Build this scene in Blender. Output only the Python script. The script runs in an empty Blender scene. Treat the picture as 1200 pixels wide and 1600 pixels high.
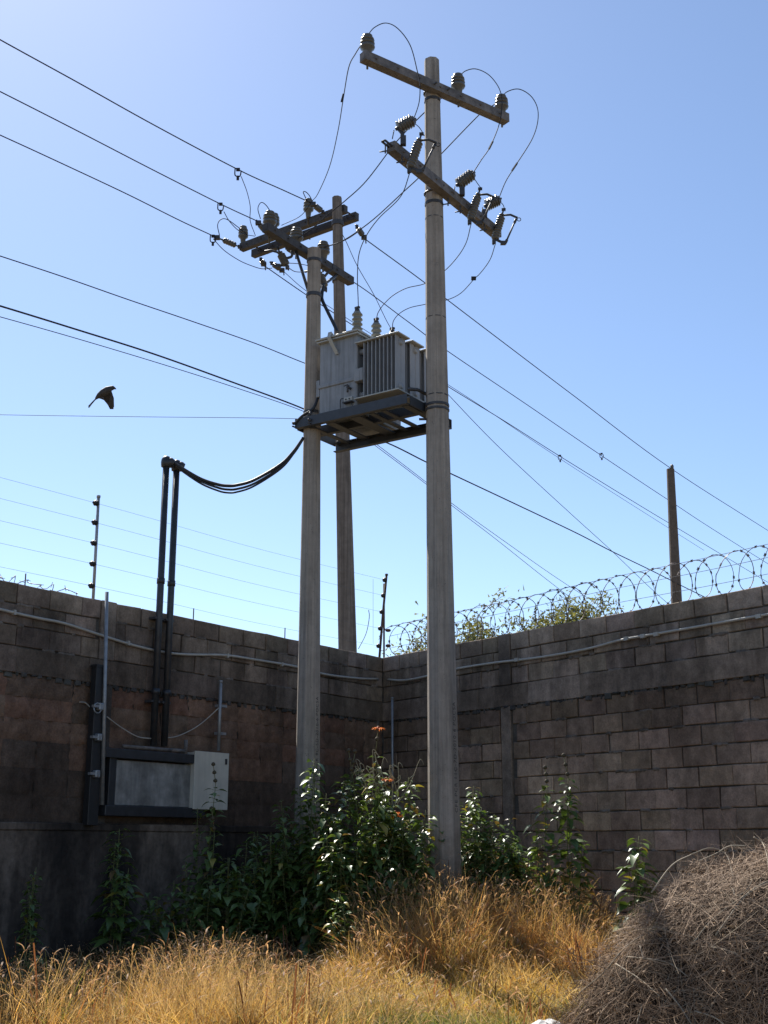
import bpy, math, random
import numpy as np
from mathutils import Vector, Matrix

S = bpy.context.scene
COL = S.collection
rad = math.radians
rng = random.Random(7)
nr = np.random.default_rng(11)

# ------------------------------------------------------------------ camera, world, sun, exposure
CZ = 1.55                      # eye height
FPX, PITCH = 1950.0, math.atan(520/1950)
cam_d = bpy.data.cameras.new('camera'); cam = bpy.data.objects.new('camera', cam_d); COL.objects.link(cam)
cam_d.sensor_fit = 'VERTICAL'; cam_d.sensor_height = 36; cam_d.sensor_width = 27; cam_d.lens = FPX/1600*36
cam_d.clip_start = .05; cam_d.clip_end = 2000
cam.location = (0, 0, CZ); cam.rotation_euler = (math.pi/2 + PITCH, 0, 0)
S.camera = cam
SUN_AZ, SUN_EL = rad(-26), rad(49)
w = bpy.data.worlds.new('World'); S.world = w; w.use_nodes = True
nt = w.node_tree; nt.nodes.clear()
sky = nt.nodes.new('ShaderNodeTexSky'); sky.sky_type = 'NISHITA'; sky.sun_disc = False
sky.sun_elevation = SUN_EL; sky.sun_rotation = SUN_AZ
sky.air_density = 1.05; sky.dust_density = 1.2; sky.ozone_density = 2.2; sky.altitude = 1800
bg = nt.nodes.new('ShaderNodeBackground'); bg.inputs['Strength'].default_value = .096
wo = nt.nodes.new('ShaderNodeOutputWorld')
nt.links.new(sky.outputs[0], bg.inputs[0]); nt.links.new(bg.outputs[0], wo.inputs[0])
sd = Vector((math.sin(SUN_AZ)*math.cos(SUN_EL), math.cos(SUN_AZ)*math.cos(SUN_EL), math.sin(SUN_EL)))
sl = bpy.data.lights.new('sun', 'SUN'); sl.energy = 5.0; sl.angle = rad(.53); sl.color = (1, .95, .87)
so = bpy.data.objects.new('sun', sl); COL.objects.link(so); so.location = sd*60
so.rotation_euler = (-sd).to_track_quat('-Z', 'Y').to_euler()
vs = S.view_settings; vs.view_transform = 'Standard'; vs.look = 'None'; vs.exposure = 0.92; vs.gamma = 1
vs.use_curve_mapping = False
S.cycles.max_bounces = 6; S.cycles.transparent_max_bounces = 8

# ------------------------------------------------------------------ calibration (photo pixel -> world point)
cp, sp = math.cos(PITCH), math.sin(PITCH)
def ray(px, py):
    u, v = px-600, 800-py
    return Vector((u, FPX*cp - v*sp, FPX*sp + v*cp))
CAM = Vector((0, 0, CZ))
def atY(px, py, Y): r = ray(px, py); return CAM + r*(Y/r.y)
def atZ(px, py, z): r = ray(px, py); return CAM + r*((z-CZ)/r.z)          # z in world
def atPl(px, py, a, n):
    r = ray(px, py); return CAM + r*((Vector((a[0], a[1])) .dot(Vector(n[:2])))/(r.x*n[0]+r.y*n[1]))
def azpl(px, py, a, az):                                                   # vertical plane through a along azimuth az
    return atPl(px, py, a, (math.cos(az), -math.sin(az)))

# ------------------------------------------------------------------ mesh helpers
class MB:
    def __init__(s): s.v = []; s.f = []; s.m = []; s.sm = []; s.c = []; s.col = None
    def add(s, vs, fs, mi=0, smooth=False, col=None):
        o = len(s.v); s.v += [tuple(v) for v in vs]
        s.c += [col or (1, 1, 1, 1)]*len(vs)
        for f in fs: s.f.append(tuple(i+o for i in f)); s.m.append(mi); s.sm.append(smooth)
    def box(s, c, h, ax=None, mi=0, ch=0.0, col=None):
        """box centre c, half sizes h, axes ax (3 vectors); ch = chamfer of all edges"""
        ax = ax or (Vector((1,0,0)), Vector((0,1,0)), Vector((0,0,1)))
        c = Vector(c); X, Y, Z = [Vector(a) for a in ax]
        if ch <= 0:
            vs = [c+X*h[0]*i+Y*h[1]*j+Z*h[2]*k for i in (-1,1) for j in (-1,1) for k in (-1,1)]
            s.add(vs, [(0,1,3,2),(4,6,7,5),(0,4,5,1),(2,3,7,6),(0,2,6,4),(1,5,7,3)], mi, False, col); return
        b = bmesh_box(h, ch)
        s.add([c+X*p[0]+Y*p[1]+Z*p[2] for p in b[0]], b[1], mi, False, col)
    def tube(s, pts, r, n=8, mi=0, caps=True, smooth=True, col=None, taper=None):
        pts = [Vector(p) for p in pts]
        if len(pts) < 2: return
        vs = []; t0 = None; nrm = None
        for i, p in enumerate(pts):
            t = (pts[min(i+1, len(pts)-1)]-pts[max(i-1, 0)])
            if t.length < 1e-9: t = Vector((0,0,1))
            t.normalize()
            if nrm is None:
                nrm = t.orthogonal().normalized()
            else:
                nrm = (nrm - t*nrm.dot(t))
                nrm = nrm.normalized() if nrm.length > 1e-6 else t.orthogonal().normalized()
            bn = t.cross(nrm)
            rr = r if taper is None else r*(1-(1-taper)*i/(len(pts)-1))
            for k in range(n):
                a = 2*math.pi*k/n
                vs.append(p + nrm*math.cos(a)*rr + bn*math.sin(a)*rr)
        fs = []
        for i in range(len(pts)-1):
            for k in range(n):
                a, b = i*n+k, i*n+(k+1) % n
                fs.append((a, b, b+n, a+n))
        if caps:
            fs.append(tuple(range(n))[::-1]); fs.append(tuple((len(pts)-1)*n+k for k in range(n)))
        s.add(vs, fs, mi, smooth, col)
    def lathe(s, o, ax, prof, n=14, mi=0, smooth=True, col=None):
        """profile = [(distance along axis, radius)]"""
        o = Vector(o); ax = Vector(ax).normalized(); a = ax.orthogonal().normalized(); b = ax.cross(a)
        vs = []; fs = []
        for (h, r) in prof:
            for k in range(n):
                t = 2*math.pi*k/n; vs.append(o+ax*h+a*r*math.cos(t)+b*r*math.sin(t))
        for i in range(len(prof)-1):
            for k in range(n):
                p, q = i*n+k, i*n+(k+1) % n; fs.append((p, q, q+n, p+n))
        fs.append(tuple(range(n))[::-1]); fs.append(tuple((len(prof)-1)*n+k for k in range(n)))
        s.add(vs, fs, mi, smooth, col)
    def mesh(s, name, mats, base):
        me = bpy.data.meshes.new(name)
        b = Vector(base)
        me.from_pydata([tuple(Vector(v)-b) for v in s.v], [], s.f)
        for m in mats: me.materials.append(m)
        me.polygons.foreach_set('material_index', s.m)
        me.polygons.foreach_set('use_smooth', s.sm)
        at = me.color_attributes.new('Col', 'FLOAT_COLOR', 'POINT')
        at.data.foreach_set('color', [x for c in s.c for x in c])
        me.update()
        return me
def bmesh_box(h, ch):
    vs = []; idx = {}
    hx, hy, hz = h; ch = min(ch, hx*.9, hy*.9, hz*.9)
    for i in (-1,1):
        for j in (-1,1):
            for k in (-1,1):
                for a in range(3):
                    p = [i*hx, j*hy, k*hz]
                    for q in range(3):
                        if q != a: p[q] -= (i,j,k)[q]*ch
                    idx[(i,j,k,a)] = len(vs); vs.append(p)
    fs = []
    def quad(l):
        a, b, c = [Vector(vs[i]) for i in l[:3]]
        nrm = (b-a).cross(c-a); ctr = sum((Vector(vs[i]) for i in l), Vector())
        fs.append(tuple(l) if nrm.dot(ctr) > 0 else tuple(l[::-1]))
    for a in range(3):
        b, c = [q for q in range(3) if q != a]
        for sgn in (-1,1):
            l = []
            for (sb, sc) in ((-1,-1),(1,-1),(1,1),(-1,1)):
                k = [0,0,0]; k[a] = sgn; k[b] = sb; k[c] = sc; l.append(idx[tuple(k)+(a,)])
            quad(l)
        for sb in (-1,1):
            for sc in (-1,1):
                k0 = [0,0,0]; k1 = [0,0,0]; k0[a] = -1; k1[a] = 1
                for k in (k0, k1): k[b] = sb; k[c] = sc
                quad([idx[tuple(k0)+(b,)], idx[tuple(k1)+(b,)], idx[tuple(k1)+(c,)], idx[tuple(k0)+(c,)]])
    for i in (-1,1):
        for j in (-1,1):
            for k in (-1,1): quad([idx[(i,j,k,a)] for a in range(3)])
    return vs, fs

def tag(o, label=None, cat=None, group=None, kind=None):
    if label: o['label'] = label
    if cat: o['category'] = cat
    if group: o['group'] = group
    if kind: o['kind'] = kind
    return o
def mats_(m): return m if isinstance(m, (list, tuple)) else [m]
def thing(name, label, cat, loc, group=None):
    o = bpy.data.objects.new(name, None); COL.objects.link(o); o.location = loc; o.empty_display_size = .2
    o['base'] = 0; del o['base']
    return tag(o, label, cat, group)
def root_loc(o):
    while o.parent: o = o.parent
    return o.location
KEEP = {'plaster', 'shaft', 'foliage', 'flower', 'stem', 'coil', 'tension_wire', 'blocks', 'column', 'mortar_core', 'trunk', 'body', 'twigs', 'radiator', 'plaster_skirting', 'stick'}
def pieces(mb):
    n = len(mb.v); p = list(range(n))
    def find(a):
        while p[a] != a: p[a] = p[p[a]]; a = p[a]
        return a
    for f in mb.f:
        r = find(f[0])
        for q in f[1:]: p[find(q)] = r
    roots = {}; isl = [roots.setdefault(find(i), len(roots)) for i in range(n)]
    k = len(roots)
    if k < 2: return [mb]
    V_ = np.array([tuple(v) for v in mb.v]); isl = np.array(isl)
    lo = np.full((k, 3), np.inf); hi = -lo
    np.minimum.at(lo, isl, V_); np.maximum.at(hi, isl, V_)
    size = (hi-lo).max(1)
    gap = np.maximum(0, np.maximum(lo[:, None]-hi[None], lo[None]-hi[:, None]))
    near = np.sqrt((gap**2).sum(2)) <= np.maximum(.02, .5*np.maximum(size[:, None], size[None]))
    lab = list(range(k))
    def f2(a):
        while lab[a] != a: a = lab[a]
        return a
    for a, b in zip(*np.nonzero(np.triu(near, 1))): lab[f2(int(b))] = f2(int(a))
    pc = [f2(i) for i in range(k)]; ids = sorted(set(pc))
    if len(ids) == 1: return [mb]
    out = []
    for g in ids:
        m2 = MB(); mp = {}
        for i in range(n):
            if pc[isl[i]] == g: mp[i] = len(m2.v); m2.v.append(mb.v[i]); m2.c.append(mb.c[i])
        for f, mi, sm in zip(mb.f, mb.m, mb.sm):
            if f[0] in mp: m2.f.append(tuple(mp[q] for q in f)); m2.m.append(mi); m2.sm.append(sm)
        out.append(m2)
    out.sort(key=lambda q: -len(q.v)); return out
def part(name, mb, m, parent, label=None):
    if name not in KEEP:
        ps = pieces(mb)
        if len(ps) > 1:
            r = [part_(name, q, m, parent, label) for q in ps]; return r[0]
    return part_(name, mb, m, parent, label)
def part_(name, mb, m, parent, label=None):
    me = mb.mesh(name, mats_(m), root_loc(parent))
    o = bpy.data.objects.new(name, me); COL.objects.link(o); o.parent = parent
    return tag(o, label)
def solo(name, mb, m, label, cat, group=None, base=None, kind=None):
    if base is None:
        a = np.array(mb.v); base = (float(a[:,0].mean()), float(a[:,1].mean()), float(a[:,2].min()))
    me = mb.mesh(name, mats_(m), base)
    o = bpy.data.objects.new(name, me); COL.objects.link(o); o.location = base
    return tag(o, label, cat, group, kind)
def cr(pts, k=8):
    """Catmull-Rom through points"""
    pts = [Vector(p) for p in pts]
    P = [pts[0]*2-pts[1]] + pts + [pts[-1]*2-pts[-2]]
    out = []
    for i in range(1, len(P)-2):
        a, b, c, d = P[i-1:i+3]
        for j in range(k):
            t = j/k
            out.append(.5*((2*b)+(c-a)*t+(2*a-5*b+4*c-d)*t*t+(3*b-a-3*c+d)*t**3))
    out.append(pts[-1]); return out
def pxpath(pts):
    """[(px,py,Y or None)] -> world points, missing depths spread along the picture length"""
    n = len(pts); Y = [p[2] if len(p) > 2 else None for p in pts]
    L = [0]
    for a, b in zip(pts, pts[1:]): L.append(L[-1]+math.hypot(a[0]-b[0], a[1]-b[1]))
    kn = [i for i in range(n) if Y[i] is not None]
    out = []
    for i, p in enumerate(pts):
        y = float(np.interp(L[i], [L[k] for k in kn], [Y[k] for k in kn]))
        out.append(atY(p[0], p[1], y))
    return out

# ------------------------------------------------------------------ materials
def new_mat(name):
    m = bpy.data.materials.new(name); m.use_nodes = True
    t = m.node_tree; b = t.nodes['Principled BSDF']; return m, t, b
def N(t, typ, **kw):
    n = t.nodes.new(typ)
    for k, v in kw.items(): setattr(n, k, v)
    return n
def math_(t, op, a, b=None):
    n = N(t, 'ShaderNodeMath', operation=op)
    for i, x in enumerate((a, b)):
        if x is None: continue
        if isinstance(x, (int, float)): n.inputs[i].default_value = x
        else: t.links.new(x, n.inputs[i])
    return n.outputs[0]
def noise(t, scale, detail=5, rough=.6, vec=None, stretch=None):
    n = N(t, 'ShaderNodeTexNoise'); n.inputs['Scale'].default_value = scale
    n.inputs['Detail'].default_value = detail; n.inputs['Roughness'].default_value = rough
    if vec is None: vec = N(t, 'ShaderNodeTexCoord').outputs['Object']
    if stretch:
        mp = N(t, 'ShaderNodeMapping'); mp.inputs['Scale'].default_value = stretch
        t.links.new(vec, mp.inputs[0]); vec = mp.outputs[0]
    t.links.new(vec, n.inputs['Vector']); return n.outputs[0]
def ramp(t, fac, stops):
    r = N(t, 'ShaderNodeValToRGB'); e = r.color_ramp.elements
    while len(e) < len(stops): e.new(.5)
    for x, (p, c) in zip(e, stops):
        x.position = p; x.color = (c, c, c, 1) if isinstance(c, (int, float)) else (*c, 1)
    t.links.new(fac, r.inputs[0]); return r.outputs[0]
def mul(t, a, b, fac=1.0, blend='MULTIPLY'):
    n = N(t, 'ShaderNodeMix', data_type='RGBA', blend_type=blend)
    for s_, x in ((0, fac), (6, a), (7, b)):
        if isinstance(x, (int, float)) : n.inputs[s_].default_value = x if s_ == 0 else (x, x, x, 1)
        elif isinstance(x, tuple): n.inputs[s_].default_value = (*x[:3], 1)
        else: t.links.new(x, n.inputs[s_])
    return n.outputs[2]
def bump(t, b, h, strength=.3, dist=.01, prev=None):
    n = N(t, 'ShaderNodeBump'); n.inputs['Strength'].default_value = strength; n.inputs['Distance'].default_value = dist
    t.links.new(h, n.inputs['Height'])
    if prev is not None: t.links.new(prev, n.inputs['Normal'])
    t.links.new(n.outputs[0], b.inputs['Normal']); return n.outputs[0]
def simple(name, col, rough=.6, metal=0, var=.25, scale=20, bmp=.15, bd=.004, spec=.5, streak=None, attr=False):
    m, t, b = new_mat(name)
    b.inputs['Roughness'].default_value = rough; b.inputs['Metallic'].default_value = metal
    b.inputs['Specular IOR Level'].default_value = spec
    f = noise(t, scale)
    c = ramp(t, f, [(.3, tuple(x*(1-var) for x in col)), (.7, tuple(min(1, x*(1+var)) for x in col))])
    if streak:
        g = noise(t, 1, 4, .6, stretch=streak[0])
        c = mul(t, c, ramp(t, g, [(.42, streak[1]), (.62, 1.0)]))
    if attr:
        a = N(t, 'ShaderNodeAttribute', attribute_name='Col'); c = mul(t, c, a.outputs['Color'])
    t.links.new(c, b.inputs['Base Color'])
    if bmp: bump(t, b, noise(t, scale*4), bmp, bd)
    return m
M = {}
def pole_mat(name, col):
    m, t, b = new_mat(name); b.inputs['Roughness'].default_value = .9; b.inputs['Specular IOR Level'].default_value = .2
    c = ramp(t, noise(t, 5, 6, .7), [(.28, tuple(x*.80 for x in col)), (.72, tuple(x*1.16 for x in col))])
    c = mul(t, c, ramp(t, noise(t, 1, 4, .6, stretch=(36, 36, .35)), [(.40, .82), (.60, 1.05)]))      # form-board streaks
    c = mul(t, c, ramp(t, noise(t, 1, 5, .7, stretch=(7, 7, .8)), [(.36, .72), (.52, 1.0)]))           # run-off stains
    pits = noise(t, 75, 2, .5); c = mul(t, c, ramp(t, pits, [(.26, .45), (.33, 1.0)]))
    wv = N(t, 'ShaderNodeTexNoise'); tc = N(t, 'ShaderNodeTexCoord').outputs['Object']; sx = N(t, 'ShaderNodeSeparateXYZ'); t.links.new(tc, sx.inputs[0])
    dirt = math_(t, 'ADD', sx.outputs[2], math_(t, 'MULTIPLY', noise(t, 7, 5, .7), -.9))
    c = mul(t, c, ramp(t, dirt, [(0.0, (.62, .55, .48)), (.45, 1.0)]))
    t.links.new(c, b.inputs['Base Color'])
    p = bump(t, b, noise(t, 60, 5, .7), .5, .004); bump(t, b, ramp(t, pits, [(.24, 0.0), (.34, 1.0)]), .6, .006, p)
    return m
M['pole'] = pole_mat('cast_concrete', (.315, .275, .235))
M['pole_old'] = simple('old_concrete', (.195, .165, .142), .9, var=.2, scale=8, bmp=.4, bd=.005, spec=.2, streak=((26, 26, .6), .66))
M['pole_far'] = simple('dark_old_concrete', (.115, .092, .075), .9, var=.2, scale=8, bmp=.4, bd=.005, spec=.2)
M['letters'] = simple('dark_letters', (.05, .048, .045), .9, bmp=0)  # flat dark letters for the engraved inscription
M['galv'] = simple('weathered_galvanised_steel', (.165, .15, .142), .7, .1, .3, 14, .15, spec=.3, streak=((5, 5, 9), .7))
M['galv_dark'] = simple('dark_weathered_steel', (.062, .058, .058), .65, .1, .3, 14, .15, spec=.3)
M['dark'] = simple('dark_steel', (.05, .05, .055), .55, .3, .3, 18, .1)
M['beam'] = simple('painted_channel_steel', (.042, .047, .056), .55, .2, .2, 10, .1)
M['porc'] = simple('grey_porcelain', (.088, .084, .076), .34, 0, .12, 12, 0)
M['porc_tan'] = simple('glazed_bushing_porcelain', (.19, .185, .155), .25, 0, .12, 12, 0)
def tank_mat():
    m, t, b = new_mat('grey_tank_paint'); b.inputs['Roughness'].default_value = .55
    c = ramp(t, noise(t, 4, 6, .7), [(.3, (.205, .212, .225)), (.7, (.27, .28, .292))])
    c = mul(t, c, ramp(t, noise(t, 1, 5, .65, stretch=(16, 16, 1.1)), [(.38, .68), (.55, 1.0)]))
    ru = ramp(t, noise(t, 1, 6, .7, stretch=(11, 11, 1.6)), [(.62, 0.0), (.70, .75)])
    c = mul(t, c, (.16, .085, .05), ru, 'MIX'); t.links.new(c, b.inputs['Base Color']); bump(t, b, noise(t, 30, 4, .6), .12, .004)
    return m
M['tank'] = tank_mat()
M['lid'] = simple('grey_lid_paint', (.36, .36, .33), .5, 0, .1, 8, .06)
M['fin'] = simple('radiator_paint', (.26, .27, .285), .5, 0, .08, 8, 0)
M['wire'] = simple('bare_conductor', (.035, .035, .04), .7, 0, .2, 30, 0, spec=.08)
M['thin'] = simple('thin_grey_wire', (.13, .13, .14), .7, 0, .1, 30, 0, spec=.1)
M['cable'] = simple('black_cable_jacket', (.014, .014, .015), .55, 0, .2, 20, 0)
M['pipe'] = simple('dark_steel_pipe', (.03, .032, .037), .45, .2, .3, 12, .08)
M['pvc'] = simple('dusty_grey_conduit', (.33, .31, .275), .6, 0, .16, 14, .05)
M['galvpipe'] = simple('galvanised_pipe', (.26, .27, .28), .5, .5, .18, 16, .06)
M['whitebox'] = simple('beige_enamel', (.50, .475, .41), .5, 0, .08, 6, .03, streak=((8, 8, .8), .85))
M['panel'] = simple('stained_grey_panel', (.255, .25, .235), .6, .1, .4, 7, .1, streak=((9, 9, 1.2), .68))
M['razor'] = simple('rusty_razor_wire', (.155, .125, .115), .6, .4, .3, 30, 0)
M['fibre'] = simple('grey_rail', (.30, .30, .31), .5, .3, .2, 20, 0)
M['rebar'] = simple('rusted_bar', (.09, .055, .04), .85, .2, .3, 30, .1)
M['stone'] = simple('pale_stone', (.62, .60, .56), .8, 0, .1, 6, .3, .02)
M['bark'] = simple('bark', (.15, .12, .09), .9, 0, .3, 20, .5, .01)
M['bird'] = simple('dark_feathers', (.035, .032, .03), .7, 0, .4, 40, .1)

def wall_mat(name, rough_bump=.5):
    m, t, b = new_mat(name)
    b.inputs['Roughness'].default_value = .95; b.inputs['Specular IOR Level'].default_value = .12
    a = N(t, 'ShaderNodeAttribute', attribute_name='Col').outputs['Color']
    c = mul(t, a, ramp(t, noise(t, 9, 6, .65), [(.28, .62), (.72, 1.28)]))
    c = mul(t, c, ramp(t, noise(t, .8, 4, .6), [(.34, .66), (.62, 1.08)]))
    c = mul(t, c, ramp(t, noise(t, 60, 3, .7), [(.3, .78), (.7, 1.2)]))
    # rain stains, strongest over the upper courses (height mask in object space, top at z=0)
    tc = N(t, 'ShaderNodeTexCoord').outputs['Object']; sx = N(t, 'ShaderNodeSeparateXYZ'); t.links.new(tc, sx.inputs[0])
    st = noise(t, 1, 5, .65, stretch=(3.2, 3.2, .55))
    big = noise(t, .9, 3, .5)
    msk = ramp(t, math_(t, 'ADD', math_(t, 'MULTIPLY', sx.outputs[2], -.9), math_(t, 'MULTIPLY', big, .25)),
               [(.14, 0.0), (.34, .85), (.62, .8), (1.0, .45)])
    stain = ramp(t, st, [(.40, .42), (.60, 1.0)])
    c = mul(t, c, mul(t, 1.0, stain, msk))
    t.links.new(c, b.inputs['Base Color'])
    p = bump(t, b, noise(t, 22, 6, .7), rough_bump, .012)
    bump(t, b, noise(t, 130, 3, .7), rough_bump, .004, p)
    return m
M['block'] = wall_mat('grey_block', .6)
M['render'] = wall_mat('rough_render', 1.0)
def plaster_mat():
    m, t, b = new_mat('stained_plaster'); b.inputs['Roughness'].default_value = .95; b.inputs['Specular IOR Level'].default_value = .1
    st = noise(t, 1, 5, .6, stretch=(1.6, 1.6, .45)); c = ramp(t, st, [(.38, (.022, .019, .018)), (.51, (.065, .052, .043)), (.64, (.19, .15, .12))])
    c = mul(t, c, ramp(t, noise(t, 14, 6, .7), [(.3, .6), (.7, 1.25)])); t.links.new(c, b.inputs['Base Color'])
    bump(t, b, noise(t, 40, 5, .7), .4, .006); return m
M['plaster'] = plaster_mat()

def leaf_mat(name, trans=.35, rough=.42, spec=.5, tmul=(1.25, 1.25, .6)):
    m, t, b = new_mat(name)
    a = N(t, 'ShaderNodeAttribute', attribute_name='Col').outputs['Color']
    t.links.new(a, b.inputs['Base Color']); b.inputs['Roughness'].default_value = rough
    b.inputs['Specular IOR Level'].default_value = spec
    tr = N(t, 'ShaderNodeBsdfTranslucent'); t.links.new(mul(t, a, tmul), tr.inputs[0])
    mx = N(t, 'ShaderNodeMixShader'); mx.inputs[0].default_value = trans
    out = t.nodes['Material Output']
    t.links.new(b.outputs[0], mx.inputs[1]); t.links.new(tr.outputs[0], mx.inputs[2]); t.links.new(mx.outputs[0], out.inputs[0])
    return m
M['leaf'] = leaf_mat('green_leaf', .25, .40, .65)
M['grass'] = leaf_mat('dry_grass', .5, .6, .3, (1.2, 1.0, .7))
M['twig'] = leaf_mat('dry_twig', .0, .75, .25)
M['flower'] = leaf_mat('orange_petals', .3, .6, .3, (1, 1, 1))

def ground_mat():
    m, t, b = new_mat('dry_soil')
    b.inputs['Roughness'].default_value = 1; b.inputs['Specular IOR Level'].default_value = .1
    c = ramp(t, noise(t, 1.6, 6, .65), [(.3, (.10, .075, .045)), (.55, (.19, .14, .08)), (.75, (.26, .20, .12))])
    c = mul(t, c, ramp(t, noise(t, 40, 4, .7), [(.3, .7), (.7, 1.25)]))
    t.links.new(c, b.inputs['Base Color']); bump(t, b, noise(t, 30, 6, .7), .7, .03)
    return m
M['soil'] = ground_mat()

# ------------------------------------------------------------------ ground
def gz(x, y):
    z = np.interp(y, [-400, 0, 4, 8, 11, 13, 60, 400], [-1.6, -1.55, -1.48, -1.27, -1.12, -.98, -.9, -.9])
    m = .26*math.exp(-((x-1.1)/1.5)**2 - ((y-12.5)/1.15)**2)
    return float(z) + m + .03*math.sin(x*2.1+y*.7)*math.cos(y*1.7-x*.6) + CZ
def build_ground():
    def axis(lo, hi, f0, f1, step):
        a = [lo, lo*.5, lo*.2, lo*.08] + list(np.arange(f0, f1+1e-6, step)) + [hi*.08, hi*.2, hi*.5, hi]
        return sorted(set(round(float(x), 4) for x in a))
    xs = axis(-600, 600, -9, 9, .3); ys = axis(-600, 600, 1.2, 18, .3)
    mb = MB(); nx = len(xs)
    mb.v = [(x, y, gz(x, y)) for y in ys for x in xs]; mb.c = [(1,1,1,1)]*len(mb.v)
    for j in range(len(ys)-1):
        for i in range(nx-1):
            a = j*nx+i; mb.f.append((a, a+1, a+1+nx, a+nx)); mb.m.append(0); mb.sm.append(True)
    o = solo('ground', mb, M['soil'], None, None, base=(0, 0, 0), kind='structure')
build_ground()

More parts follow.
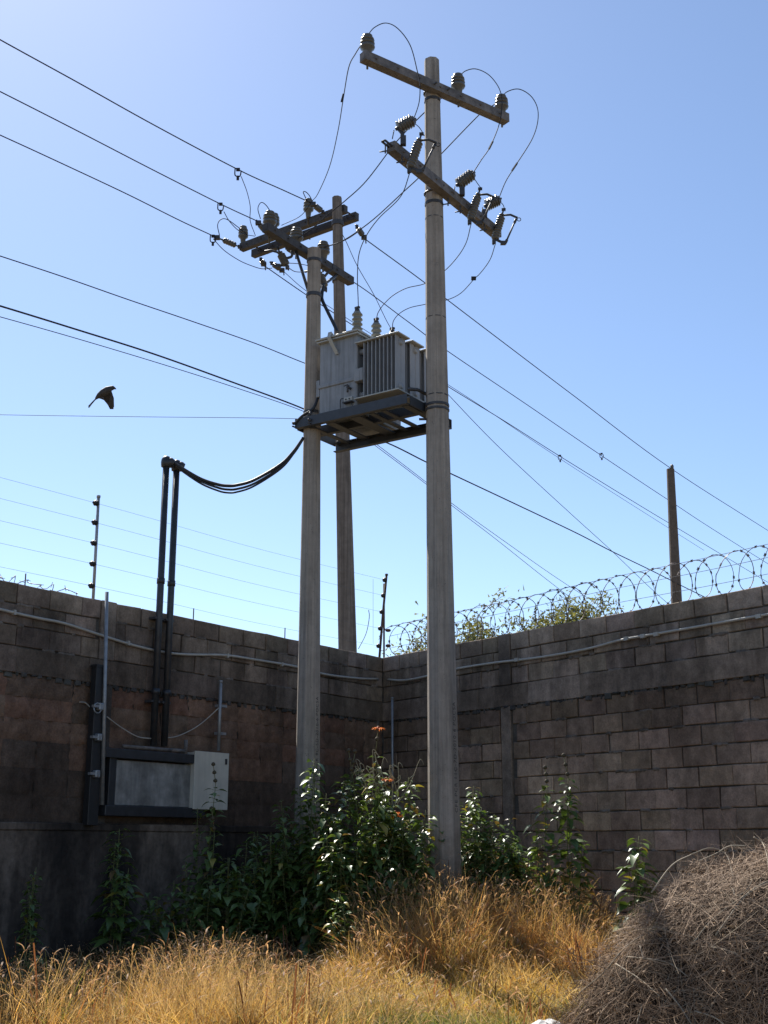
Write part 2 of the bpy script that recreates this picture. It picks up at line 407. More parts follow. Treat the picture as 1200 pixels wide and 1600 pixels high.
# ------------------------------------------------------------------ boundary walls
C2 = Vector((-.017, 16.469)); TOP = 2.4 + CZ
dL = Vector((.57921, .81518)); dR = Vector((-.60889, .79326))
nL = Vector((dL.y, -dL.x)); nR = Vector((-dR.y, dR.x))
def v3(a, z): return Vector((a[0], a[1], z))
def wall_pt(px, py, side, off=0.0):
    n = nL if side == 'L' else nR; a = C2 + n*off
    return atPl(px, py, a, n)
def s_of(p, side):                       # distance from the corner along a wall
    d = dL if side == 'L' else dR
    return (C2 - Vector((p[0], p[1]))).dot(d)
def build_wall(side, label):
    d, n = (dL, nL) if side == 'L' else (dR, nR)
    L = 15.0; s0 = 0.0 if side == 'L' else .004
    D = v3(-d, 0); Nn = v3(n, 0); Z = Vector((0, 0, 1))
    th = .15
    zb = CZ - 1.75
    base = v3(C2, TOP)
    root = thing('block_wall', label, 'wall', base)
    P = lambda s, o, z: v3(C2 - d*s + n*o, z)
    # mortar core, set back behind the block faces
    core = MB()
    core.box(P(L/2 + s0 - .08, -th/2-.024, (TOP-.004+zb)/2), (L/2+.08, th/2, (TOP-.004-zb)/2), (D, Nn, Z), col=(.15, .135, .12, 1))
    part('mortar_core', core, M['block'], root)
    cast = ([s_of(wall_pt(170, 960, 'L'), 'L'), s_of(wall_pt(170, 960, 'L'), 'L')+4.2] if side == 'L'
            else [s_of(wall_pt(790, 1100, 'R'), 'R'), s_of(wall_pt(790, 1100, 'R'), 'R')+4.6])
    cw = .10
    bl = MB()
    def block(sa, sb, zt, zl, col, pro=.0, jit=.004, ch=.007):
        dp = pro + rng.uniform(-jit, jit); k = rng.uniform(.70, 1.2)
        c = (col[0]*k, col[1]*k*rng.uniform(.97, 1.02), col[2]*k*rng.uniform(.94, 1.03), 1)
        # front face slightly tilted, chamfered edge, sides back into the core
        q = [(sa, zl), (sb, zl), (sb, zt), (sa, zt)]
        t = [rng.uniform(-.004, .004) for _ in range(4)]
        j = [(rng.uniform(-.005, .004), rng.uniform(-.005, .005)) for _ in range(4)]
        f = []; r_ = []; bk = []
        sc, zc = (sa+sb)/2, (zt+zl)/2
        for (s, z), tt, (js, jz) in zip(q, t, j):
            s += js; z += jz
            f.append(P(s+(ch if s < sc else -ch), dp+tt, z+(ch if z < zc else -ch)))
            r_.append(P(s, dp+tt-ch, z)); bk.append(P(s, -.05, z))
        fs = [(0,1,2,3)]
        for i in range(4):
            k2 = (i+1) % 4; fs += [(i+4, k2+4, k2, i), (i+8, k2+8, k2+4, i+4)]
        if side == 'L': fs = [x for x in fs]
        vs = f+r_+bk
        # keep normals outward
        e1 = (f[1]-f[0]).cross(f[2]-f[0])
        if e1.dot(Nn) < 0: fs = [x[::-1] for x in fs]
        bl.add(vs, fs, 0, False, c)
    def free(sa, sb):
        """clip block span by the castillo columns"""
        spans = [(sa, sb)]
        for c in cast:
            o = []
            for a, b in spans:
                if b <= c-cw or a >= c+cw: o.append((a, b))
                else:
                    if a < c-cw-.03: o.append((a, c-cw-.008))
                    if b > c+cw+.03: o.append((c+cw+.008, b))
            spans = o
        return spans
    def course(zt, zl, col, off, blen=.40, **kw):
        s = s0 - blen*off
        while s < L:
            for a, b in free(max(s, s0+.005), s+blen-.011):
                if b-a > .05: block(a, b, zt-.005, zl+.006, col, **kw)
            s += blen*rng.uniform(.975, 1.025)
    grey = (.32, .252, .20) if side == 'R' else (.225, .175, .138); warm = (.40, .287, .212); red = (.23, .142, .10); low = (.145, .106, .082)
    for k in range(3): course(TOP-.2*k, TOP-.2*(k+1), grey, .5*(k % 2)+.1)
    # cast ring beam with mortar drips under it
    s = s0
    while s < L:
        e = min(L, s+rng.uniform(.7, 1.3))
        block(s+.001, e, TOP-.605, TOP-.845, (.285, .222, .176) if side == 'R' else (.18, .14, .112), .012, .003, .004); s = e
    s = s0+.1
    while s < L:
        wd = rng.uniform(.02, .10); dz = rng.uniform(.01, .055)
        block(s, s+wd, TOP-.84, TOP-.85-dz, (.105, .10, .095), rng.uniform(.002, .016), .002, .008)
        s += wd+rng.uniform(.0, .07)
    z = TOP-.86
    if side == 'R':
        k = 0
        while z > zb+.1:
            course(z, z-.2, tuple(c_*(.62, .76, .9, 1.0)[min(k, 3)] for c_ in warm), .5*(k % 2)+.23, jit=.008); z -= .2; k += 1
    else:
        # rough red tepetate render, then a smoother dark one: broad patches whose edges hardly show
        rgh = MB(); keep_bl = bl
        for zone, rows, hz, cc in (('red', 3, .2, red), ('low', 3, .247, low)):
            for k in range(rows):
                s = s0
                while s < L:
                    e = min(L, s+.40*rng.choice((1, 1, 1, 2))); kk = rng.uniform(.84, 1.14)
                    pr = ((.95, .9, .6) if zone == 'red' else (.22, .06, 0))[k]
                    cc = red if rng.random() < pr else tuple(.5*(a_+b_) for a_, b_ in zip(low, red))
                    if zone == 'low' and cc != red: cc = tuple(c_*(1, .85, .72)[k] for c_ in low)  # rows darken downwards: deep shade at the wall base put into the colour
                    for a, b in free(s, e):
                        if b-a < .04: continue
                        nx_ = max(2, int((b-a)/.05)); nz_ = 5; vs = []; fs = []
                        for j in range(nz_+1):
                            for i in range(nx_+1):
                                amp = .010 if zone == 'red' else .004
                                edge = -.013 if ((j in (0, nz_) or i in (0, nx_)) and rng.random() < (.75 if zone == 'red' else .6)) else 0
                                vs.append(P(a+(b-a)*i/nx_, -.004+edge+rng.uniform(-amp, amp), z-hz*j/nz_+ (rng.uniform(-.008, .008) if 0 < j < nz_ else 0)))
                        for j in range(nz_):
                            for i in range(nx_):
                                o = j*(nx_+1)+i; fs.append((o, o+1, o+nx_+2, o+nx_+1))
                        e1 = (vs[1]-vs[0]).cross(vs[nx_+1]-vs[0])
                        if e1.dot(Nn) < 0: fs = [f[::-1] for f in fs]
                        q_ = rng.uniform(.9, 1.1) if zone == 'red' else 1
                        rgh.add(vs, fs, 0, True, (cc[0]*kk, cc[1]*kk*q_, cc[2]*kk*q_, 1))
                    s = e
                z -= hz
        part('plaster', rgh, M['render'], root)
    for k in range(420 if side == 'R' else 130):
        s = rng.uniform(s0+.1, L); zz = TOP-.2*rng.choice((1, 2, 3)) if (side == 'L' or rng.random() < .25) else TOP-.86-.2*rng.randint(1, 11)
        if any(abs(s-c) < cw+.1 for c in cast): continue
        wd = rng.uniform(.04, .22)
        n_ = 7; up_ = [rng.uniform(.004, .016) for _ in range(n_)]; dn_ = [rng.uniform(.004, .024) for _ in range(n_)]; o_ = rng.uniform(.004, .011)
        vs = [P(s+wd*i/(n_-1), o_ if 0 < i < n_-1 else -.006, zz+up_[i]) for i in range(n_)] + [P(s+wd*i/(n_-1), o_*.6 if 0 < i < n_-1 else -.006, zz-dn_[i]) for i in range(n_)]
        vs = [P(s+wd*i/(n_-1), -.012, zz+up_[i]+.005) for i in range(n_)] + vs + [P(s+wd*i/(n_-1), -.012, zz-dn_[i]-.005) for i in range(n_)]
        fs = [(r*n_+i, r*n_+i+1, (r+1)*n_+i+1, (r+1)*n_+i) for r in range(3) for i in range(n_-1)]
        e1 = (vs[1]-vs[0]).cross(vs[n_]-vs[0])
        if e1.dot(Nn) < 0: fs = [f[::-1] for f in fs]
        kk = rng.uniform(.7, 1.15); bl.add(vs, fs, 0, True, (.215*kk, .18*kk, .152*kk, 1))
    part('blocks', bl, M['block'], root)
    col = MB()
    for c in cast:
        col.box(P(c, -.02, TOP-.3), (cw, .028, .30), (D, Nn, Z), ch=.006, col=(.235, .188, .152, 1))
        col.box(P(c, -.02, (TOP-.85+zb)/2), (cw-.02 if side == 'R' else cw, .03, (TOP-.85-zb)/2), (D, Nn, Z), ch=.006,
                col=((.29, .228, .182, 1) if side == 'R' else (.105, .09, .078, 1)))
    part('column', col, M['block'], root)
    if side == 'L':
        sk = MB(); zt = TOP-2.2
        sk.box(P(L/2, -.03, zt-.035), (L/2, .10, .035), (D, Nn, Z), ch=.008, col=(.16, .155, .15, 1))
        sk.box(P(L/2, -.045, (zt-.07+zb)/2), (L/2, .10, (zt-.07-zb)/2), (D, Nn, Z), ch=.006, col=(.13, .122, .118, 1))
        part('plaster_skirting', sk, M['plaster'], root)
    return root
build_wall('L', 'tall grey block wall with a reddish rough band, on the left behind the meter cabinets')
build_wall('R', 'tall brown grey block wall topped by the coil of razor wire, on the right')

# ------------------------------------------------------------------ octagonal poles
def oct_pole(mb, b, t, r0, r1, rot, steps=10):
    b, t = Vector(b), Vector(t); vs = []
    for i in range(steps+1):
        k = i/steps; c = b.lerp(t, k); r = (r0+(r1-r0)*k)/math.cos(math.pi/8)
        for q in range(8):
            for e in (-1, 1):                        # a narrow bevel on each arris
                a = rot + math.pi/8 + q*math.pi/4 + e*.045
                vs.append(c + Vector((math.cos(a), math.sin(a), 0))*r*.997)
    n = 16; fs = []
    for i in range(steps):
        for k in range(n):
            a, bb = i*n+k, i*n+(k+1) % n; fs.append((a, bb, bb+n, a+n))
    # slightly domed top
    o = len(vs); c = t+Vector((0, 0, .012))
    fs += [(steps*n+k, steps*n+(k+1) % n, o) for k in range(n)]
    vs.append(c); mb.add(vs, fs, 0, False)
def band(mb, c, r, w=.03, t=.012, n=16):
    c = Vector(c)
    mb.lathe(c-Vector((0,0,w)), (0,0,1), [(0, r), (0, r+t), (2*w, r+t), (2*w, r)], n, smooth=False)
def text_part(txt, parent, p, up, nrm, size, label=None):
    cu = bpy.data.curves.new('inscription', 'FONT'); cu.body = txt; cu.size = size; cu.extrude = .001
    cu.align_y = 'CENTER'; cu.space_character = 1.15
    ob = bpy.data.objects.new('inscription_curve', cu); COL.objects.link(ob)
    bpy.context.view_layer.update()
    me = bpy.data.meshes.new_from_object(ob.evaluated_get(bpy.context.evaluated_depsgraph_get()))
    bpy.data.objects.remove(ob); bpy.data.curves.remove(cu)
    me.name = 'lettering'; me.materials.clear(); me.materials.append(M['letters'])
    x = Vector(up).normalized(); z = Vector(nrm); z = (z-x*z.dot(x)).normalized(); y = z.cross(x)
    R = Matrix((x, y, z)).transposed().to_4x4(); R.translation = Vector(p)-root_loc(parent)
    me.transform(R)
    o = bpy.data.objects.new('lettering', me); COL.objects.link(o); o.parent = parent
    return tag(o, label)

def shed_profile(h, r, core, n, base=.0):
    """ribbed porcelain"""
    p = [(base, core*.9), (base+.004, core)]
    st = (h-base)/n
    for i in range(n):
        z = base+st*i
        p += [(z+st*.12, core), (z+st*.30, r), (z+st*.52, r*.97), (z+st*.75, core*1.08)]
    p += [(h, core), (h+.004, core*.6)]
    return p
def pin_insulator(parent, p, h=.26, r=.085, mat='porc', ax=(0,0,1)):
    mb = MB()
    prof = [(-.16, .012), (-.02, .012), (-.02, .036), (0, .042), (h*.28, .052), (h*.36, r*.92), (h*.42, r), (h*.50, r*.95), (h*.515, r*.72), (h*.56, r*.72),
            (h*.58, r*.97), (h*.65, r*.93), (h*.665, r*.70), (h*.71, r*.70), (h*.73, r*.93), (h*.80, r*.88), (h*.82, r*.62), (h*.86, r*.62),
            (h*.88, r*.72), (h*.96, r*.66), (h, r*.4), (h*1.03, r*.2)]
    mb.lathe(p, ax, prof, 16)
    part('pin_insulator', mb, M[mat], parent)
    return Vector(p)+Vector(ax)*h
def cutout(parent, top, bot, out, closed=True):
    """fuse cutout: ribbed body from top to bot, arms reaching out along `out` to a dark fuse tube"""
    top, bot, out = Vector(top), Vector(bot), Vector(out).normalized()
    ax = bot-top; L = ax.length; ax.normalize()
    mb = MB(); mb.lathe(top, ax, shed_profile(L, .050, .037, 9, .02), 12)
    mb.lathe(top, -ax, [(0, .03), (.012, .034), (.02, .018)], 10)
    body = part('fuse_cutout', mb, M['porc'], parent)
    hw = MB()
    a = top - ax*.005
    hw.tube([a, a-ax*.02+out*.10, a+out*.19+ax*.01], .013, 6)
    hw.tube([a-ax*.01, a-ax*.10], .011, 6); hw.box(a-ax*.08, (.024, .014, .012))
    b = bot+ax*.005
    hw.tube([b-ax*.01, b+out*.07+ax*.015, b+out*.15+ax*.03], .016, 6)
    hw.box(b+out*.11+ax*.03, (.03, .022, .02)); hw.box(b+ax*.03, (.022, .016, .022)); hw.tube([b, b+ax*.07], .009, 6)
    part('contact', hw, M['dark'], body)
    if closed:
        ft = MB(); q0 = a+out*.18+ax*.03; q1 = b+out*.14+ax*.02
        ft.tube([q0, q1], .0105, 8); ft.tube([q0, q0+(q1-q0)*.16], .016, 8); ft.tube([q1-(q1-q0)*.12, q1], .017, 8)
        ring = [q0+out*.035+Vector((math.cos(k*.7)*.022, 0, math.sin(k*.7)*.022)) for k in range(10)]
        ft.tube(ring, .005, 5)
        part('fuse_tube', ft, M['dark'], body)
    return body
def arrester(parent, a, b, foot):
    a, b = Vector(a), Vector(b); ax = b-a; L = ax.length; ax.normalize()
    mb = MB(); mb.lathe(a, ax, shed_profile(L, .072, .052, 6, .0), 14)
    mb.lathe(b, ax, [(0, .05), (.015, .045), (.02, .015), (.04, .012)], 10)
    o = part('surge_arrester', mb, M['porc'], parent)
    br = MB(); br.tube([a-ax*.03, a+ax*.02], .02, 6); br.tube([a, a.lerp(Vector(foot), .45)+Vector((.02, 0, .02)), foot], .022, 6)
    br.tube([a-ax*.05, a-ax*.06+Vector((-.01, 0, -.10))], .006, 5)
    br.box(Vector(foot)+Vector((0, 0, .03)), (.03, .03, .05))
    part('bracket', br, M['dark'], o)
def strain(a, b, parent):
    """strain insulator between a (structure) and b (line clamp)"""
    a, b = Vector(a), Vector(b); ax = b-a; L = ax.length; ax.normalize()
    mb = MB(); l0 = L*.30; l1 = L*.70
    mb.lathe(a+ax*l0, ax, shed_profile(l1-l0, .055, .038, 5), 12)
    o = part('strain_insulator', mb, M['porc'], parent)
    hw = MB(); hw.tube([a, a+ax*l0], .014, 6); hw.box(a+ax*l0*.5, (.028, .028, .028)); hw.tube([a+ax*l1, b], .016, 6)
    hw.box(b-ax*.05, (.05, .035, .035)); hw.tube([b+Vector((0,0,.02)), b+Vector((.01,0,-.08))], .012, 5)
    part('clamp', hw, M['dark'], o)
def arm_axes(a, b):
    d = (Vector(b)-Vector(a)); L = d.length; d.normalize(); s = Vector((0,0,1)).cross(d).normalized()
    return d, s, L
def channel_arm(parent, a, b, w=.05, h=.055, holes=True, name='crossarm', mat='galv', flip=1):
    """C-channel crossarm: web, two flanges, bolts"""
    a, b = Vector(a), Vector(b); d, s, L = arm_axes(a, b); c = (a+b)/2; Z = Vector((0,0,1)); s = s*flip
    mb = MB()
    mb.box(c+s*w, (L/2, .006, h), (d, s, Z))
    for k in (-1, 1): mb.box(c+Z*(h-.006)*k - s*.003, (L/2-.001, w-.004, .006), (d, s, Z))
    for e in (a+d*.004, b-d*.004): mb.box(e-s*.001, (.005, w-.007, h-.013), (d, s, Z))
    if holes:
        n = 7
        for i in range(n):
            q = a+d*(L*(i+.5)/n)
            mb.tube([q+s*(w+.0), q+s*(w+.022)], .012, 6)
    o = part(name, mb, M[mat], parent)
    return o

# ---- tall right pole
RP = Vector((.585, 12.66)); rot = rad(9)
pole = thing('utility_pole', 'tallest octagonal concrete pole, in front of the transformer, carrying two slanting crossarms with fuse cutouts', 'utility pole', v3(RP, gz(*RP)), 'concrete utility poles')
rpt = atY(674.5, 95, 12.66); rpb = Vector((.596, 12.66, rpt.z-9.75))
mb = MB(); oct_pole(mb, rpb, rpt, .158, .080, rot); part('shaft', mb, M['pole'], pole)
def rp_r(z): return .158+(.080-.158)*(z-rpb.z)/(rpt.z-rpb.z)
def rp_c(z): return rpb.lerp(rpt, (z-rpb.z)/(rpt.z-rpb.z))
def facet(cf, rf, z, ang, off):
    c = cf(z); return c + Vector((math.cos(ang), math.sin(ang), 0))*(rf(z)+off)
fa = rot - math.pi/4
z0, z1 = atY(715, 1270, 12.6).z, atY(708, 1102, 12.6).z
p0, p1 = facet(rp_c, rp_r, z0, fa, .002), facet(rp_c, rp_r, z1, fa, .002)
text_part('CFE PCR 11C-7D-2010-6 POCSA', pole, p0, p1-p0, (math.cos(fa), math.sin(fa), 0), .068)
zA = atY(674, 128, 12.43).z
TA, TB = atZ(566, 88, zA), atZ(791, 187, zA)
channel_arm(pole, TA, TB, flip=-1)
zB = atY(683, 285, 12.40).z
BA, BB = atZ(610, 229, zB), atZ(777, 366, zB)
channel_arm(pole, BA, BB, flip=-1)
bd = MB()
for py, wd, tk in ((335, .004, .003), (492, .004, .003), (614, .005, .005), (629, .013, .012), (636, .012, .012)):
    z = atY(685, py, 12.55).z; band(bd, rp_c(z), rp_r(z)*1.04, wd, tk)
for z in (zA-.10, zB-.13):
    c = rp_c(z); band(bd, c, rp_r(z)*1.03, .018, .008)
for z in (zA, zB):                          # U-bolts hugging the pole behind each arm
    c = rp_c(z); d, s, L = arm_axes(TA, TB) if z == zA else arm_axes(BA, BB)
    r = rp_r(z)+.012
    pts = [c+d*r*k-s*.0+s*(-.16)*0 for k in (-1,)]
    back = [c + d*r*math.cos(t) + s*r*math.sin(t) for t in np.linspace(0, math.pi, 9)]
    f = -s if (c-(TA+TB)/2).dot(s) > 0 else s
    if f.dot(back[4]-c) > 0: back = [c*2-q for q in back]
    bd.tube([back[0]+f*.2]+back+[back[-1]+f*.2], .011, 6)
part('clamp_band', bd, M['dark'], pole)
bolt = MB()
for (px, py) in ((697, 655), (698, 667), (662, 655)):
    q = atY(px, py, 12.63); bolt.tube([q-Vector((.05,0,0)), q+Vector((.03,0,0))], .013, 6)
part('bolt', bolt, M['dark'], pole)
def on_arm(px, py, z): return atZ(px, py, z)
pinT = []
for (px, py) in ((574, 80), (716, 140), (784, 172)):
    q = on_arm(px, py+8, zA+.055); pinT.append(q)
    pin_insulator(pole, q, .27, .085)
# arresters and cutouts on the lower arm
dB, sB, LB = arm_axes(BA, BB)
def near(p, dv): return p.y - dv
for (ax_, bx_, fx_) in (((622, 200), (645, 188), (630, 224)), ((716, 288), (738, 272), (722, 303)), ((760, 321), (779, 312), (757, 338))):
    yb = atZ(fx_[0], fx_[1], zB+.055).y
    arrester(pole, atY(*ax_, yb), atY(*bx_, yb), atY(*fx_, yb))
cut_bot = []
for (t_, b_) in (((655, 220), (641, 262)), ((747, 305), (735, 343)), ((784, 337), (773, 374))):
    yb = atZ((t_[0]+b_[0])/2, (t_[1]+b_[1])/2+8, zB).y - .17
    tp, bt = atY(*t_, yb), atY(*b_, yb)
    cutout(pole, tp, bt, (.92, -.2, -.22)); cut_bot.append(bt)
    mb = MB(); q = tp.lerp(bt, .5); mb.tube([q, Vector((q.x-.02, yb+.2, q.z+.01))], .016, 6)
    part('cutout_bracket', mb, M['dark'], pole)
mb = MB()
for (px, py) in ((602, 226), (700, 309), (628, 243), (719, 321), (757, 350)):
    q = atZ(px, py, zB-.07); mb.tube([q, q+Vector((.0, .02, -.09))], .008, 5); mb.tube([q+Vector((-.06, 0, -.085)), q+Vector((.03, 0, -.07))], .008, 5)
q = BA; mb.tube([q-dB*.13+sB*.02, q+dB*.03+sB*.02], .012, 6); mb.tube([q-dB*.13-sB*.02, q+dB*.03-sB*.02], .012, 6); mb.tube([q-dB*.13+sB*.02, q-dB*.13-sB*.02], .012, 6)
part('arm_hardware', mb, M['dark'], pole)

# ---- shorter left pole, at the other end of the transformer platform
LPc = Vector((-.815, 13.42)); lpt = atY(491, 390, 13.42); lpb = Vector((-.800, 13.42, lpt.z-7.6))
pole2 = thing('utility_pole', 'shorter octagonal concrete pole left of the transformer, holding one crossarm at its top', 'utility pole', v3(LPc, gz(*LPc)), 'concrete utility poles')
mb = MB(); oct_pole(mb, lpb, lpt, .135, .074, rad(10)); part('shaft', mb, M['pole'], pole2)
def lp_r(z): return .135+(.074-.135)*(z-lpb.z)/(lpt.z-lpb.z)
def lp_c(z): return lpb.lerp(lpt, (z-lpb.z)/(lpt.z-lpb.z))
fa = rad(10)-math.pi/4
z0, z1 = atY(495, 1222, 13.4).z, atY(494, 1090, 13.4).z
p0, p1 = facet(lp_c, lp_r, z0, fa, .002), facet(lp_c, lp_r, z1, fa, .002)
text_part('CFE PCR 9C-5D-2010-6 POCSA', pole2, p0, p1-p0, (math.cos(fa), math.sin(fa), 0), .058)
zC = CZ + 6.79
CA, CB = atZ(414, 355, zC), atZ(548, 440, zC)
channel_arm(pole2, CA, CB, .045, .048, flip=-1, mat='galv_dark')
for (px, py) in ((421, 362), (463, 387), (505, 408)):
    pin_insulator(pole2, atZ(px, py-2, zC+.055), .24, .082)
mb = MB()
dC, sC, LC = arm_axes(CA, CB); mid = (CA+CB)/2
for e, f in ((atZ(462, 392, zC-.05), lp_c(zC-.75)), (atZ(526, 430, zC-.05), lp_c(zC-.55))):
    mb.tube([e, f], .018, 6)
band(mb, lp_c(zC-.6), lp_r(zC-.6)*1.03, .022, .010); band(mb, lp_c(zC-.16), lp_r(zC-.16)*1.03, .018, .010)
part('arm_brace', mb, M['dark'], pole2)
for (hk, tp_, bt_) in (((456, 398), (438, 396), (447, 414)), ((520, 420), (500, 428), (507, 448))):
    yb = atZ(hk[0], hk[1]-6, zC-.06).y
    t_, b_ = atY(*tp_, yb), atY(*bt_, yb)
    cutout(pole2, t_, b_, (-.6, 0, .1), False)
    mb = MB(); h = atY(hk[0], hk[1]-6, yb); mb.tube(cr([h, atY(hk[0], hk[1]+2, yb), atY((hk[0]*2+t_.x*0+tp_[0])/3, hk[1]+5, yb), t_.lerp(b_, .45)], 5), .017, 6)
    part('cutout_bracket', mb, M['dark'], pole2)
mb = MB()
for z in (CZ+4.74, CZ+4.60): band(mb, lp_c(z), lp_r(z)*1.03, .016, .01)
part('clamp_band', mb, M['dark'], pole2)

# ---- leaning pole of the street line behind the left wall
bpt = atY(526.5, 309, 19.5); bpm = atY(543, 1010, 19.5); bpb = bpm + (bpm-bpt)*(3.75/(bpt.z-bpm.z))
pole3 = thing('utility_pole', 'leaning brown concrete utility pole standing behind the left wall with a double crossarm', 'utility pole', (bpb.x, bpb.y, bpb.z), 'concrete utility poles')
mb = MB(); oct_pole(mb, bpb, bpt, .165, .078, rad(-8)); part('shaft', mb, M['pole_old'], pole3)
def bp_c(z): return bpb.lerp(bpt, (z-bpb.z)/(bpt.z-bpb.z))
def bp_r(z): return .165+(.078-.165)*(z-bpb.z)/(bpt.z-bpb.z)
zD = CZ+10.64
DA, DB = atZ(386, 392, zD), atZ(549, 332, zD)
dD, sD, LD = arm_axes(DA, DB)
offv = Vector((-dD.y, dD.x, 0)).normalized()
if offv.y > 0: offv = -offv
for k, sh in ((.15, 0.0), (-.17, .0)):
    channel_arm(pole3, DA+offv*k, DB+offv*k, .05, .07, True, flip=-1, mat='galv_dark')
mb = MB()
for (px, py) in ((404, 388), (470, 365), (545, 333)):
    q = atZ(px, py, zD); mb.tube([q+offv*.24, q-offv*.26], .016, 6)
band(mb, bp_c(zD-.30), bp_r(zD-.3)*1.05, .04, .02); band(mb, bp_c(atY(528, 437, 19.5).z), bp_r(zD-1.2)*1.06, .045, .022)
for py in (588, 652, 668): band(mb, bp_c(atY(538, py, 19.5).z), bp_r(7)*1.05, .03, .015)
part('clamp_band', mb, M['dark'], pole3)
for (px, py) in ((387, 385), (436, 366), (489, 344)):
    pin_insulator(pole3, atZ(px, py, zD+.07)+offv*.13, .36, .095)
strA = {}
for key, a_, b_ in (('l1', (516, 339), (486, 317)), ('l2', (425, 369), (401, 345)), ('l3', (389, 393), (336, 370)),
                    ('r1', (546, 345), (571, 374)), ('r2', (436, 380), (462, 396)), ('r3', (397, 398), (414, 416)), ('r4', (412, 404), (443, 424))):
    A = atZ(*a_, zD) + offv*(.15 if key[0] == 'l' else -.17)
    az = rad(38) if key[0] == 'l' else rad(32)
    B = azpl(*b_, A, az); strA[key] = B
    strain(A, B, pole3)

# ---- next pole of the street line, far behind the right wall
fpt_, fpm_ = atY(1047.5, 733, 33.7), atY(1057, 938, 33.7); fpb_ = fpm_+(fpm_-fpt_)*(5.2/(fpt_.z-fpm_.z))
far = thing('utility_pole', 'far brown pole rising beyond the razor wire of the right wall', 'utility pole', fpb_, 'concrete utility poles')
mb = MB(); oct_pole(mb, fpb_, fpt_, .19, .10, .2); part('shaft', mb, M['pole_far'], far)
mb = MB(); mb.lathe(fpt_+Vector((.05, 0, 0)), (0,0,1), [(0, .03), (.05, .05), (.1, .05), (.14, .02)], 8); part('pin_insulator', mb, M['porc'], far)

# ------------------------------------------------------------------ transformer platform and transformer
O2 = Vector((-.32, 12.92)); U = Vector((.83, -.558, 0)).normalized(); V = Vector((.558, .83, 0)).normalized(); ZZ = Vector((0,0,1))
def uvz(u, v, z): return Vector((O2.x, O2.y, CZ+z)) + U*u + V*v
AX = (U, V, ZZ)
plat = thing('transformer_platform', 'dark steel channel platform spanning the two near poles under the grey transformer', 'platform', uvz(0, .4, 4.53))
def channel(mb, u0, u1, v, zc, w=.032, h=.055, face=-1):
    c = uvz((u0+u1)/2, v, zc); L = (u1-u0)/2
    mb.box(c+V*face*w, (L, .005, h), AX)
    for k in (-1, 1): mb.box(c+ZZ*k*(h-.005), (L-.001, w-.006, .005), AX)
mb = MB(); channel(mb, -.80, .70, 0, 4.585); part('near_beam', mb, M['beam'], plat)
mb = MB(); channel(mb, -.83, .755, .765, 4.518, face=1); channel(mb, -.80, .74, .34, 4.583); part('far_beam', mb, M['beam'], plat)
mb = MB()
for u, ww in ((-.62, .03), (-.36, .05), (-.02, .07), (.20, .03), (.36, .03), (.64, .04)):
    mb.box(uvz(u, .385, 4.53 + .004), (ww, .36, .008), AX)
for u in (-.80, .71): mb.box(uvz(u, .375, 4.575), (.006, .36, .052), AX)
part('cross_member', mb, M['beam'], plat)
mb = MB()
for u, v in ((-.80, -.04), (-.58, -.04), (-.78, .79), (.70, .79)):
    q = uvz(u, v, 4.585); mb.tube([q-V*.04, q+V*.05], .012, 6); mb.tube([q-V*.02-ZZ*0, q-V*.01], .022, 6)
    q = uvz(u, v, 4.545); mb.tube([q-V*.04, q+V*.05], .010, 6)
mb.tube([uvz(.70, .0, 4.70), uvz(.74, .12, 4.72), uvz(.75, .45, 4.72)], .02, 6)
mb.tube([uvz(-.62, -.02, 4.64), uvz(-.60, .0, 4.70)], .02, 6)
part('bolt', mb, M['dark'], plat)

tr = thing('transformer', 'grey pole mounted transformer with finned radiators resting on the steel platform', 'transformer', uvz(-.1, .4, 4.64))
zb_, zt_ = 4.645, 5.525
mb = MB(); mb.box(uvz(-.26, .485, (zb_+zt_)/2), (.26, .445, (zt_-zb_)/2), AX, ch=.008); 
part('tank', mb, M['tank'], tr)
mb = MB(); mb.box(uvz(-.25, .49, zt_+.013), (.295, .51, .012), AX, ch=.004); mb.box(uvz(-.25, .49, zt_-.014), (.283, .495, .008), AX)
for k in range(8):
    for sgn in (-1, 1):
        q = uvz(-.25+sgn*.275, .05+k*.124, zt_); mb.tube([q-ZZ*.03, q+ZZ*.035], .009, 6)
part('lid', mb, M['lid'], tr)
mb = MB(); mb.box(uvz(-.26, .482, zb_+.34), (.268, .457, .022), AX, ch=.006)
mb.box(uvz(-.545, .09, zb_+.33), (.022, .05, .10), AX, ch=.004); mb.box(uvz(.045, .04, zb_+.36), (.06, .045, .075), AX, ch=.006)
mb.box(uvz(-.26, .482, zb_-.012), (.24, .44, .016), AX)
for v in (.12, .34): mb.box(uvz(-.26, v, zb_-.028), (.30, .03, .018), AX)
part('stiffener', mb, M['tank'], tr)
mb = MB()                                         # lifting lug on the front, a bent bar over the lid
q = [uvz(-.345, .06, zt_+.03), uvz(-.35, .0, zt_+.07), uvz(-.33, -.045, zt_-.01), uvz(-.27, .028, zt_-.19)]
for a, b in zip(q, q[1:]):
    ax = (b-a).normalized(); sd_ = ax.cross(U).normalized(); mb.box((a+b)/2, (.022, (b-a).length/2+.006, .008), (U, ax, U.cross(ax)))
part('lifting_lug', mb, M['lid'], tr)
mb = MB()
mb.box(uvz(-.095, .02, zb_+.10), (.055, .025, .028), AX, ch=.004)
for k in (-.02, .025): mb.tube([uvz(-.095+k, -.008, zb_+.10), uvz(-.095+k, -.014, zb_+.10)], .009, 8, 1)
mb.box(uvz(-.095, .01, zb_+.068), (.06, .035, .006), AX, 1)
mb.tube(cr([uvz(-.14, .01, zb_+.12), uvz(-.19, .0, zb_+.12), uvz(-.205, .01, zb_+.05), uvz(-.205, .02, zb_-.06)], 5), .006, 5, 1)
